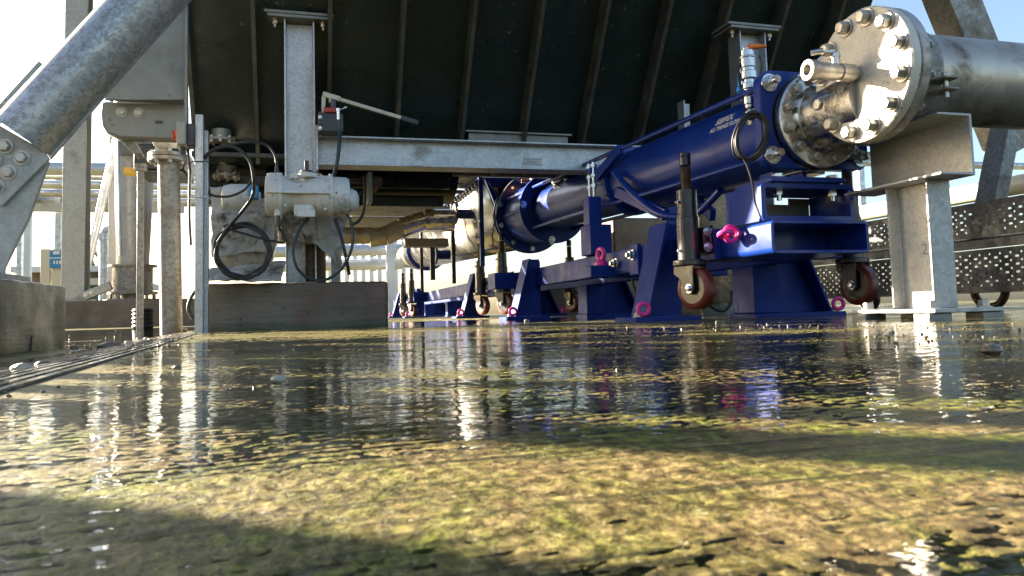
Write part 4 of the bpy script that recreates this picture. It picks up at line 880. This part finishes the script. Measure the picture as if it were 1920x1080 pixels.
# pump side branch: weld neck flange, short body joining the big pipe
NX, NZ = AXX+.0, az(2.12)
b = MB(); b.lathe((NX, 2.160, NZ), -Y_, [(0, .09), (0, .162), (.003, .166), (.026, .166), (.029, .162), (.030, .118), (.05, .112), (.055, .108), (.13, .108), (.30, .118)], 64); b.build('branch_flange', 'stain', t)
b = MB(); b.lathe((NX, 2.17, NZ), -Y_, [(0, .1), (0, .172), (.006, .172), (.006, .1)], 56, True); b.build('gasket', 'black', t)
for i in range(12):
    a = 2*pi*i/12+pi/12; q = Vector((NX+cos(a)*.140, 2.1295, NZ+sin(a)*.140)); b = MB(); b.bolt(q, -Y_, .0165, .02); b.build('bolt', 'bolt', t, .001)
b = MB(); b.bar((NX-.10, 2.11, NZ+.13), (NX+.02, 2.02, NZ+.24), .05, .008, Z_); b.build('branch_bracket', 'stain', t, .001)
b = MB(); c = V(1598, 283, 2.14); b.box(c+Vector((-.06, 0, -.03)), c+Vector((.03, .008, .03))); o = b.build('tab_plate', 'steel_plate', t, .006); b = MB(); b.bolt(c+Vector((.008, -.0005, 0)), -Y_, .010, .01); b.build('bolt', 'bolt_bright', t)

# ================================================================ pipe stand
sx0, sx1, sy0, sy1 = V(1746, 460, 1.78).x, V(1789, 460, 1.78).x, 1.78, 1.945
gb = gz(1.85, 1.85); tz0 = V(1775, 324, 1.735).z
t = thing('pipe_stand', 'pale zinc stand under the discharge pipe with a figure 2 marked on its web', 'stand', ((sx0+sx1)/2, 1.86, gb))
b = MB(); xm = (sx0+sx1)/2; b.isec((xm+.0, 1.8625, gb+.03), (xm, 1.8625, tz0-.012), Y_, sy1-sy0, sx1-sx0, .008, .007); b.build('post', 'galv_pale', t, .0025)
zc1 = PZ-.1375-.012
xw = xm+.055
b = MB(); b.csec((xw, 1.70, (tz0+zc1)/2-.002), (xw, 2.10, (tz0+zc1)/2-.002), Z_, -X_, zc1-tz0+.02, .125, .009); b.build('head_channel', 'galv_pale', t, .003)
b = MB(); b.box((xw-.10, 1.80, zc1+.0085), (xw-.0, 1.88, zc1+.0125)); b.build('pad', 'rubber', t)
b = MB(); b.box((xm-.125, 1.70, gb+.018), (xm+.125, 2.03, gb+.030)); b.build('base_plate', 'galv_pale', t, .002)
for dx, dy in ((-.095, 1.74), (.095, 1.74), (-.095, 1.99), (.095, 1.99)):
    b = MB(); q = Vector((xm+dx, dy, gb+.030)); b.bolt(q, Z_, .0155, .02); b.cyl(q-Z_*.04, q, .008, 10); b.build('anchor_bolt', 'bolt', t)
    b = MB(); b.box(q+Vector((-.04, -.03, -.034)), q+Vector((.04, .03, -.0125))); b.build('shim', 'steel_plate', t, .003)
cu = bpy.data.curves.new('mark', 'FONT'); cu.body = '2'; cu.size = .05; ob = bpy.data.objects.new('mark', cu); COL.objects.link(ob); me = bpy.data.meshes.new_from_object(ob); bpy.data.objects.remove(ob)
q = VX(1728, 478, xm-.0042); me.transform(Matrix.Translation(q-t.location) @ Matrix(((0,0,1,0), (-1,0,0,0), (0,1,0,0), (0,0,0,1)))); me.materials.append(M['steel_plate'])
ob = bpy.data.objects.new('stamped_figure', me); COL.objects.link(ob); ob.parent = t

# ================================================================ inlet elbow into the trough
t = thing('inlet_pipe', 'dull stainless pipe with a lobster back bend feeding the side of the bright pump trough', 'pipe', V(760, 440, 6.35))
pt = [V(560, 441, 6.35), V(700, 441, 6.35)]
b = MB(); b.cyl(pt[0], pt[1], .066, 36); b.build('pipe', 'stain_dirty', t)
pts = [V(692, 447, 6.35), V(722, 442, 6.35), V(752, 428, 6.35), V(796, 414, 6.35), V(850, 413, 6.35)]; rs = (.078, .082, .086, .098)
for i in range(4):
    b = MB(); b.cyl(pts[i], pts[i+1], rs[i], 40); b.ringd(pts[i+1], pts[i]-pts[i+1], .05, rs[i]+.004, .012, 40); b.build('bend_segment', 'stain_dirty' if i < 2 else 'stain', t)
b = MB(); e = Vector((AXX-.424, 6.35, .93)); b.cyl(pts[4]+X_*.001, e, .042, 28); b.ringd(e, X_, .02, .09, .02, 32); b.build('reducer', 'stain', t, .001)
b = MB(); q = V(802, 414, 6.27); b.cyl(q, q-Y_*.02, .03, 20); b.build('boss', 'stain', t)
b = MB(); b.box(V(760, 462, 6.3), V(835, 450, 6.45)); b.build('pipe_shoe', 'galv_dirty', t, .003)
b = MB(); q = V(810, 450, 6.4); b.box((q.x-.02, 6.38, FT+.02), (q.x+.02, 6.42, q.z)); b.build('prop', 'black', t, .002)

# ================================================================ perforated cable trays (run along Y)
def tray(X, y0, y1, z0, z1, label, depth=.10, seed=1):
    t = thing('cable_tray', label, 'cable tray', (X, (y0+y1)/2, z0), 'perforated cable trays behind the pump')
    rnd = random.Random(seed); cy, cz = .0085, .0085
    ny, nz = int((y1-y0)/cy), int((z1-z0)/cz)
    vs, fs = [], []; b = MB()
    hole = set()
    for j in range(nz):
        for i in range(ny):
            if 1 < j < nz-2 and ((j % 4 == 1 and i % 6 in (0, 1)) or (j % 4 == 3 and i % 6 == 4)) and rnd.random() > .06: hole.add((i, j))
    b.add([(X, y0+i*cy, z0+j*cz) for j in range(nz+1) for i in range(ny+1)], [(j*(ny+1)+i, j*(ny+1)+i+1, (j+1)*(ny+1)+i+1, (j+1)*(ny+1)+i) for j in range(nz) for i in range(ny) if (i, j) not in hole])
    o = b.build('perforated_sheet', 'tray', t, smooth=0); m = o.modifiers.new('t', 'SOLIDIFY'); m.thickness = .002
    zt = z0+nz*cz
    b = MB(); b.box((X+.0015, y0, z0-.004), (X+depth, y1, z0-.0005)); b.box((X+.0015, y0, zt+.0005), (X+.02, y1, zt+.003)); b.build('return_edge', 'tray', t)
    return t
zt1, zb1 = VX(1900, 462, 2.95).z, VX(1900, 545, 2.95).z
zt2, zb2 = VX(1900, 368, 3.05).z, VX(1900, 438, 3.05).z
tray(2.95, 2.2, 5.6, zb1, zt1, 'lower perforated grey cable tray just above the wet slab behind the pipe stand', seed=2)
tray(3.05, 2.2, 6.0, zb2, zt2, 'upper perforated grey cable tray with daylight showing through its slots')
for (px, r, yy) in ((1630, .075, 2.95), (1856, .10, 2.92)):
    c = VX(px, 555, yy+.12); b = MB(); zc_ = gz(c.x, c.y)+r
    b.torus((c.x, c.y, zc_), X_, r-.018, .018, 30, 10); o = tag(b.build('wheel_rim', 'rust'), 'small rusty trolley wheel rim under the tray ' + ('beside the red castor' if px < 1700 else 'right of the pipe stand'), 'wheel', 'trolley wheels under the cable tray')

t = thing('tray_rail', 'pale flat rail running between the two perforated cable trays', 'rail', (3.0, 4, zt1))
b = MB(); b.box((3.02, 2.2, zt1+.012), (3.05, 6, zb2-.012)); b.build('rail', 'tray', t, .002)
# right-hand braces
p0, p1 = V(1760, -60, 4.4), V(1905, 300, 4.4); d = (p1-p0)
t = thing('rear_brace', 'broad weathered diagonal steel brace crossing behind the discharge pipe at top right', 'brace', p0+d*.9)
b = MB(); b.bar(p0-d*.9, p0+d*.95, .22, .30, X_+Z_); b.build('brace_bar', 'galv_dirty', t, .004)
p0, p1 = V(1893, 230, 2.75), V(1848, 462, 2.75)
t = thing('angle_leg', 'weathered steel angle leg leaning down onto the lower cable tray at the right edge', 'leg', p1)
b = MB(); b.lsec(p0+(p0-p1)*.5, p1+(p1-p0)*.0, X_+Y_*.25, Y_, .11, .010); b.build('angle', 'galv_dirty', t, .001)
b = MB(); q = V(1849, 452, 2.745); b.bolt(q, -Y_, .011, .012); b.build('bolt', 'bolt', t)
t = thing('pale_main', 'long pale cream lagged pipe running behind the perforated trays', 'pipe', VX(1780, 400, 4.6))
b = MB(); a = VX(1905, 350, 4.6); b.cyl((4.6, 1.5, a.z), (4.6, 16, a.z+.06), .065, 28)
b.build('lagging', 'cream', t)
for yy in (3.0, 6.0, 9.0): b = MB(); b.box((4.57, yy, 0), (4.63, yy+.06, a.z-.06)); b.build('leg', 'galv_pale', t)
t = thing('high_pipe', 'slim galvanised pipe crossing the bright sky behind the pipe stand', 'pipe', V(1700, 306, 9))
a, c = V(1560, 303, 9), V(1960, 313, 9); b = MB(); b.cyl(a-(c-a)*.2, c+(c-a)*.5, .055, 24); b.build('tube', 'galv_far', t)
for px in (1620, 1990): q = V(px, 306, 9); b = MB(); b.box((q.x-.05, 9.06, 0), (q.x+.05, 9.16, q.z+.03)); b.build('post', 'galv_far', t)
# concrete pad and pieces seen between the pump legs
t = thing('rear_plinth', 'low concrete plinth behind the blue skid seen between its legs', 'plinth', (2.9, 6.5, 0))
a, c = V(1165, 418, 6.4), V(1345, 400, 6.4); b = MB(); b.box((2.08, 6.4, 0), (4.6, 7.1, a.z-.42)); b.build('base', 'kerb', t, .02)
b = MB(); x0, x1 = V(1150, 440, 6.6).x, V(1312, 440, 6.6).x; b.box((x0, 6.6, a.z-.4199), (x1, 7.0, V(1200, 408, 6.6).z)); b.build('upstand', 'kerb', t, .02)
t = thing('rear_equipment', 'tan weathered steel housing half hidden behind the blue pump tube', 'housing', (3.2, 5.2, 0))
a, c = V(1312, 425, 5.0), V(1380, 348, 5.0); b = MB(); b.box((a.x, 5.0, .0), (c.x, 5.5, c.z)); b.build('case', 'galv_dirty', t, .008)
a, c = V(1380, 418, 4.7), V(1432, 345, 4.7); b = MB(); b.box((a.x, 4.7, 0.), (c.x, 4.76, c.z)); b.bolt((a.x+.08, 4.699, V(1400, 370, 4.7).z), -Y_, .016, .014); b.build('door', 'steel_plate', t, .003)
q = V(1255, 402, 6.0); b = MB(); b.lathe(q-Z_*.06, Z_, [(0, .05), (.03, .05), (.031, .12), (.055, .12), (.056, .10), (.062, .10), (.063, .12), (.085, .12), (.086, .06), (.12, .06)], 30)
tag(b.build('flange_stub', 'stain_dirty'), 'round bolted stainless flange pair glimpsed under the blue tube', 'flange')
# angle iron piece standing on the beam behind the tube
t = thing('bracket_angle', 'short galvanised angle bracket sticking up behind the blue tube beside the dark ribs', 'bracket', V(1285, 240, 3.86))
a = V(1272, 245, 3.86); c = V(1302, 196, 3.86); b = MB(); b.lsec((a.x, 3.86, bt+.03), (a.x, 3.86, c.z), X_, -Y_, .075, .008); b.build('angle', 'galv', t, .001)

# ================================================================ left background
yk = 5.7
kx0, kx1 = V(60, 590, yk).x, V(545, 590, yk).x; kz = V(240, 562, yk).z
t = thing('kerb_wall', 'low brown stained concrete kerb wall running behind the drain and posts', 'wall', ((kx0+kx1)/2, yk, 0))
b = MB(); b.box((-4.5, yk, -.04), (kx1, yk+1.7, kz)); b.build('wall_body', 'kerb', t, .01)
def lblcol(x0, x1, Y, ytop, zbase, m, label):
    a, c = V(x0, 400, Y), V(x1, 400, Y); t = thing('box_column', label, 'column', ((a.x+c.x)/2, Y+.1, zbase))
    b = MB(); w = c.x-a.x; b.isec(((a.x+c.x)/2, Y+w/2, zbase+.021), ((a.x+c.x)/2, Y+w/2, 3.6), Y_, w, w, .011, .008); b.build('shaft', m, t, .003)
    b = MB(); b.box((a.x-.03, Y-.02, zbase+.0005), (c.x+.03, Y+w+.02, zbase+.0205)); b.build('foot_plate', m, t, .002); return t
lblcol(116, 160, 6.0, 0, kz, 'galv_pale', 'tall pale zinc H column standing on the kerb wall behind the slanting brace')
lblcol(203, 226, 6.9, 0, kz, 'galv_pale', 'slimmer pale steel column just behind the round tapered pier')
# tapered round pier on a drum base
q = V(238, 500, 6.05); t = thing('round_pier', 'stout round tapering steel pier on a bolted drum base', 'pier', (q.x, 6.2, kz))
zt, zb = V(238, 262, 6.05).z, V(238, 494, 6.05).z
r1, r2 = 33*6.3/1400, 25*6.3/1400; cy_ = 6.25
b = MB(); b.cyl((q.x, cy_, zb), (q.x+.02, cy_, zt+.8), r2, 40, r1*1.15); b.build('shaft', 'galv_pale', t)
b = MB(); b.lathe((q.x, cy_, zb), -Z_, [(0, .06), (0, .17), (.014, .17), (.015, .14), ((zb-kz)*.72, .14), ((zb-kz)*.73, .175), ((zb-kz)*.80, .175), ((zb-kz)*.81, .08), ((zb-kz)*.93, .08), ((zb-kz)*.93, .2), ((zb-kz)*.9995, .2)], 40); b.build('drum_base', 'galv_dirty', t)
for i in range(6): a = i*pi/3; b = MB(); b.bolt((q.x+cos(a)*.15, cy_+sin(a)*.15, zb-(zb-kz)*.80), -Z_, .014, .03); b.build('bolt', 'bolt', t)
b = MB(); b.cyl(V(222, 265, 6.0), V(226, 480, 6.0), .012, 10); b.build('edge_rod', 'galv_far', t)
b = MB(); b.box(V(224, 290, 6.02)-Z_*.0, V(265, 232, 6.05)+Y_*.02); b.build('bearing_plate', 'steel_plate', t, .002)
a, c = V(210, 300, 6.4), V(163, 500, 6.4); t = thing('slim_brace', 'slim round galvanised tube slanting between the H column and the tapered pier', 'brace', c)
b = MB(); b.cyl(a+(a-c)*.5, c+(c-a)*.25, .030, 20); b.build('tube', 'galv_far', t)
a, c = V(158, 556, 5.95), V(208, 535, 5.95); t = thing('knee_brace', 'short flat galvanised knee brace at the foot of the H column', 'brace', a)
b = MB(); b.bar(a, c, .05, .06); b.build('strap', 'galv_pale', t, .003)
b = MB()
for f in (.12, .3): b.bolt(a+(c-a)*f-Y_*.026, -Y_, .014, .012)
b.build('bolts', 'bolt', t)
# pipe rack far behind
t0 = 12.
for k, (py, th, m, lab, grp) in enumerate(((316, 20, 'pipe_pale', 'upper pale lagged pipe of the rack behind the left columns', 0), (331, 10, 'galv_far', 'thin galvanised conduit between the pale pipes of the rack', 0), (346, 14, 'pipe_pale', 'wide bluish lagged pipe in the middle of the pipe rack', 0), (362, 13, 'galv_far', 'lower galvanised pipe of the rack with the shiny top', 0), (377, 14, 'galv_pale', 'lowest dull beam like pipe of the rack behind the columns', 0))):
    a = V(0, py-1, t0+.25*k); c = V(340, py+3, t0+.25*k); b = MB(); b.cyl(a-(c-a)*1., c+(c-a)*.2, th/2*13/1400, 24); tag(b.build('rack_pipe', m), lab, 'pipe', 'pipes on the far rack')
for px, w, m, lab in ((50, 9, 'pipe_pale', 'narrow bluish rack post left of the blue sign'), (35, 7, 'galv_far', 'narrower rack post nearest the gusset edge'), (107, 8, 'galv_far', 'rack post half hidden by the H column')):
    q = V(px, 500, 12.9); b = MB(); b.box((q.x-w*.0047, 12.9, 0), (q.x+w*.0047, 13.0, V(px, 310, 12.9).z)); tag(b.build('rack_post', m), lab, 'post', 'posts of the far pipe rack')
for y_, lab in ((388, 'pale horizontal rack beam below the pipes behind the left columns'),):
    a = V(-40, y_, 12.8); c = V(345, y_+4, 12.8); b = MB(); b.bar(a, c, .1, .12); tag(b.build('rack_beam', 'galv_pale'), lab, 'beam')
# blue sign
q = V(95, 490, 9.0); t = thing('blue_sign', 'small light blue sign board on pale posts behind the concrete block', 'sign', (q.x, 9.0, 0))
for px in (86, 107): a = V(px, 470, 9.05); b = MB(); b.box((a.x-.045, 9.03, 0), (a.x+.045, 9.1, V(px, 467, 9.05).z)); b.build('post', 'cream', t, .005)
a, c = V(93, 503, 9.0), V(114, 470, 9.0); b = MB(); b.box((a.x, 9.0, a.z), (c.x, 9.018, c.z)); sg = b.build('board', 'sign_blue', t, .002)
b = MB()
zz_ = V(100, 477, 9).z; b.box((a.x+.03, 8.996, zz_), (c.x-.01, 8.9995, zz_+.035)); zz_ = V(100, 485, 9).z; b.box((a.x, 8.996, zz_), (c.x, 8.9995, zz_+.012))
zz_ = V(100, 495, 9).z
for k in range(4): b.box((a.x+.035+.028*k, 8.996, zz_), (a.x+.052+.028*k, 8.9995, zz_+.035))
b.build('lettering', 'sign_white', sg, smooth=0)
# low far sheds, teal container, vent pipe, tree
def shed(name, px0, px1, py, Y, dep, m, roofm, lab, cat='building'):
    a, c = V(px0, py, Y), V(px1, py, Y); t = thing(name, lab, cat, ((a.x+c.x)/2, Y, 0))
    b = MB(); b.box((a.x, Y, 0), (c.x, Y+dep, a.z)); b.build('walls', m, t)
    b = MB(); b.prism([(a.x-.3, Y-.25, a.z+.001), (c.x+.3, Y-.25, a.z+.001), (c.x+.3, Y-.25, a.z+.12), (a.x-.3, Y-.25, a.z+.12)], Y_*(dep+.5)); b.build('roof', roofm, t)
    b = MB(); x = a.x+.4
    while x < c.x-.6: b.box((x, Y-.03, .15*a.z), (x+.5, Y-.001, .75*a.z)); x += 1.1
    b.build('openings', 'dark_plastic', t); return t
shed('open_shed', 60, 180, 512, 17., 3, 'kerb', 'white_clad', 'low brown open shed far behind the blue sign')
shed('teal_container', 150, 215, 536, 15., 2.4, 'teal', 'galv_pale', 'small teal container beneath the bare tree behind the knee brace', 'container')
q = V(148, 450, 11.5); t = thing('vent_pipe', 'pale vent pipe with a hooked cowl beside the slim brace', 'pipe', (q.x, 11.5, 0))
a, c = V(194, 520, 11.5), V(194, 442, 11.5); b = MB(); b.tube([a-Z_*.6, a, c, c+Vector((.03, 0, .08)), c+Vector((.1, 0, .1))], .055, 16); b.lathe(c-Z_*.06, Z_, [(0, .08), (.09, .08)], 20); b.build('tube', 'galv_far', t)
tr = V(176, 545, 22.); t = thing('bare_tree', 'distant leafless winter tree seen between the slim brace and vent pipe', 'tree', (tr.x, 22, 0))
b = MB(); cr = MB(); rt = random.Random(3)
b.tube([(tr.x, 22, 0), (tr.x+.03, 22, .7), (tr.x-.03, 22, 1.5)], .05, 8, rr=[.08, .06, .035])
def twig(p, d, L, r, dep):
    e = p+d*L; cr.tube([p, (p+e)/2+Vector((rt.uniform(-.05,.05), rt.uniform(-.05,.05), .03)), e], r, 5, rr=[r, r*.8, r*.55])
    if dep:
        for k in range(3): twig(p+d*L*rt.uniform(.4, 1), (d+Vector((rt.uniform(-.7,.7), rt.uniform(-.7,.7), rt.uniform(-.1,.5)))).normalized(), L*rt.uniform(.55, .8), r*.6, dep-1)
for k in range(5): twig(Vector((tr.x, 22, .6+.2*k)), Vector((rt.uniform(-.8,.8), rt.uniform(-.8,.8), .9)).normalized(), .75, .024, 3)
b.build('trunk', 'timber', t); cr.build('crown', 'timber', t)
# pipework behind, between plinth and pump
for k, (py, th, lab) in enumerate(((470, 20, 'upper shiny lagged pipe seen beyond the plinth right corner'), (497, 20, 'lower shiny lagged pipe seen beyond the plinth right corner'))):
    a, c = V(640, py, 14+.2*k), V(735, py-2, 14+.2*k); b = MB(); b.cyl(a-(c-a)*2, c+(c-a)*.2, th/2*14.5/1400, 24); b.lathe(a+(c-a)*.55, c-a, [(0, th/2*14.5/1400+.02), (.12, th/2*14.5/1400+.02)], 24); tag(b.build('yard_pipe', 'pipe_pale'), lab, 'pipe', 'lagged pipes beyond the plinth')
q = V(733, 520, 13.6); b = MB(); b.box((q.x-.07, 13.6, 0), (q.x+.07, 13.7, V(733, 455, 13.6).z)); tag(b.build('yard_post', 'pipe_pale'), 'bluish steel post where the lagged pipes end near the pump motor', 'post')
t = thing('palisade_fence', 'pale upright slat fence catching light beyond the lagged pipes', 'fence', V(680, 585, 16))
a, c = V(600, 585, 16.), V(770, 585, 16.); b = MB(); x = a.x
while x < c.x: b.box((x, 16, .02), (x+.09, 16.03, V(680, 452, 16).z)); x += .17
b.build('slats', 'white_clad', t)
b = MB(); b.box((a.x, 16.035, .5), (c.x, 16.07, .56)); b.box((a.x, 16.035, 1.2), (c.x, 16.07, 1.26)); b.build('rails', 'white_clad', t)
# ================================================================ drain, stones, grit
ea, eb, fa, fb = VZ(0, 742, -.001), VZ(355, 632, .0), VZ(0, 694, -.02), VZ(250, 626, .0)
ed = (eb-ea); fd = (fb-fa); ea = ea-ed*.35; eb = eb+ed*.25; fa = ea+(fa-VZ(0, 742, -.001)); fb = eb+Vector((-.23, .02, 0))
t = thing('drain_cover', 'ribbed dark drain cover strip running beside the concrete block towards the posts', 'drain cover', (ea.x*.5+eb.x*.5, ea.y*.5+eb.y*.5, -.02))
nb = 13; N = 26
b = MB(); vs_ = []
for i in range(N+1):
    A_, B_ = ea.lerp(eb, i/N), fa.lerp(fb, i/N); vs_ += [Vector((A_.x, A_.y, gz(A_.x, A_.y)+.0003)), Vector((B_.x, B_.y, gz(B_.x, B_.y)+.0003))]
b.add(vs_, [(2*i, 2*i+1, 2*i+3, 2*i+2) for i in range(N)]); b.build('channel_bed', 'black', t)
for k in range(nb):
    b = MB(); f0, f1 = (k+.10)/nb, (k+.62)/nb; L0, L1 = [], []
    for i in range(N+1):
        u = i/N; A_, B_ = ea.lerp(eb, u), fa.lerp(fb, u); q0, q1 = A_.lerp(B_, f0), A_.lerp(B_, f1)
        L0.append(Vector((q0.x, q0.y, gz(q0.x, q0.y)))); L1.append(Vector((q1.x, q1.y, gz(q1.x, q1.y))))
    for i in range(N): b.hexa([L0[i]+Z_*.0004, L1[i]+Z_*.0004, L1[i+1]+Z_*.0004, L0[i+1]+Z_*.0004, L0[i]+Z_*.003, L1[i]+Z_*.003, L1[i+1]+Z_*.003, L0[i+1]+Z_*.003])
    b.build('rib', 'drain', t)

def rock(x, y, r, seed, sc=(1, 1, .6)):
    rn = random.Random(seed); b = MB(); b.sphere((0, 0, 0), r, 12, sc)
    ph = [rn.uniform(0, 6) for _ in range(4)]
    for v in b.v:
        k = 1+.22*sin(v.x/r*2.3+ph[0])*cos(v.y/r*2+ph[1])+.16*sin(v.z/r*3+ph[2])
        v *= k; v += Vector((x, y, gz(x, y)+r*sc[2]*.55))
    return b
stones = [(205, 652, .020, 'stone', 'largest tan stone lying on the drain ribs'), (141, 650, .011, 'stone', 'grey stone beside the concrete block corner'), (240, 643, .010, 'stone_pale', 'round pale pebble right of the tan stone on the drain'),
          (262, 636, .010, 'stone', 'small brown stone in front of the thin post'), (274, 637, .009, 'stone_pale', 'cream chip beside the small brown stone near the posts'), (40, 715, .010, 'stone_pale', 'wet pale flat stone at the near edge of the drain'), (80, 702, .009, 'stone', 'brown lump on the near drain edge'),
          (320, 626, .016, 'stone', 'dark clod by the foot of the drop pipe'), (345, 624, .016, 'stone_pale', 'pale clod by the foot of the channel post'), (1857, 664, .010, 'stone', 'brown stone alone on the wet slab at far right'), (1715, 680, .006, 'stone', 'small dark stone in front of the pipe stand'),
          (520, 717, .006, 'stone_pale', 'small crumb cluster on the sunlit slab before the plinth'), (330, 716, .005, 'stone', 'tiny dark stone left of the crumb on the slab'), (1350, 606, .012, 'stone', 'flat dark stone beside the blue base plate'), (988, 605, .014, 'stone_pale', 'pale stone on the slab before the second blue leg')]
for i, (px, py, r, m, lab) in enumerate(stones):
    q = VZ(px, py, 0 if px > 330 else -.014); b = rock(q.x, q.y, r, i, (1.5 if i in (0, 5, 13) else 1.1, 1, .62)); tag(b.build('stone', m, smooth=50), lab, 'stone', 'loose stones on the wet slab')
b = MB(); rg = random.Random(11)
def grit(px0, px1, py0, py1, n, r0, r1):
    for _ in range(n):
        q = VZ(rg.uniform(px0, px1), rg.uniform(py0, py1), .004); r = rg.uniform(r0, r1)
        k = len(b.v); b.sphere((q.x, q.y, gz(q.x, q.y)+r*.4), r, 6, (1, 1, .7))
        for v in b.v[k:]: v += Vector((rg.uniform(-1, 1), rg.uniform(-1, 1), rg.uniform(-1, 1)))*r*.25
grit(1180, 1640, 602, 616, 60, .0008, .003); grit(1600, 1920, 600, 640, 60, .001, .003); grit(740, 1180, 604, 614, 50, .002, .004)
grit(120, 360, 618, 650, 90, .002, .006); grit(0, 120, 700, 735, 8, .001, .002); grit(400, 1900, 640, 760, 45, .0006, .0014)
tag(b.build('grit', 'gravel', smooth=60), 'scattered pale grit and chips on the wet slab', 'grit', kind='stuff')
# black ribbed duct behind the thin post
q = V(268, 610, 5.0); b = MB(); z0 = gz(q.x, 5.0); b.lathe((q.x, 5.0, z0), Z_, [(.0+.012*k, .062 if k % 2 else .054) for k in range(11)], 28)
tag(b.build('ribbed_duct', 'rubber'), 'short black ribbed duct end standing by the kerb wall', 'duct')

# ================================================================ unseen blockers added out to the left to cast shade bands on the slab
nq, tq = Vector((.672, .74, 0)), Vector((-.74, .672, 0))
def caster(q0, q1, t_, h, lab):
    qm = (q0+q1)/2; w = q1-q0; c = nq*qm+tq*t_
    t = thing('shadow_blocker', lab, 'column', (c.x, c.y, 0), 'unseen blockers added to shade the slab')
    b = MB(); b.bar((c.x, c.y, 0), (c.x, c.y, h), w, min(w, .2), nq.cross(Z_)); b.build('shaft', 'galv_pale', t)
    return t
SHADE = ((-1.2, .142), (.258, .320), (.350, .402), (.448, .510), (.62, .74), (.75, .95), (.97, 1.10))
for k, (q0, q1) in enumerate(SHADE):
    caster(q0, q1, 1.9+.1*k if k < 4 else 3.4+.1*k, 2.4 if k < 4 else 3.2, ('broad', 'slim', 'slender', 'narrow', 'sturdy', 'wide', 'outer')[k]+' unseen blocker added beyond the left edge to shade the slab')
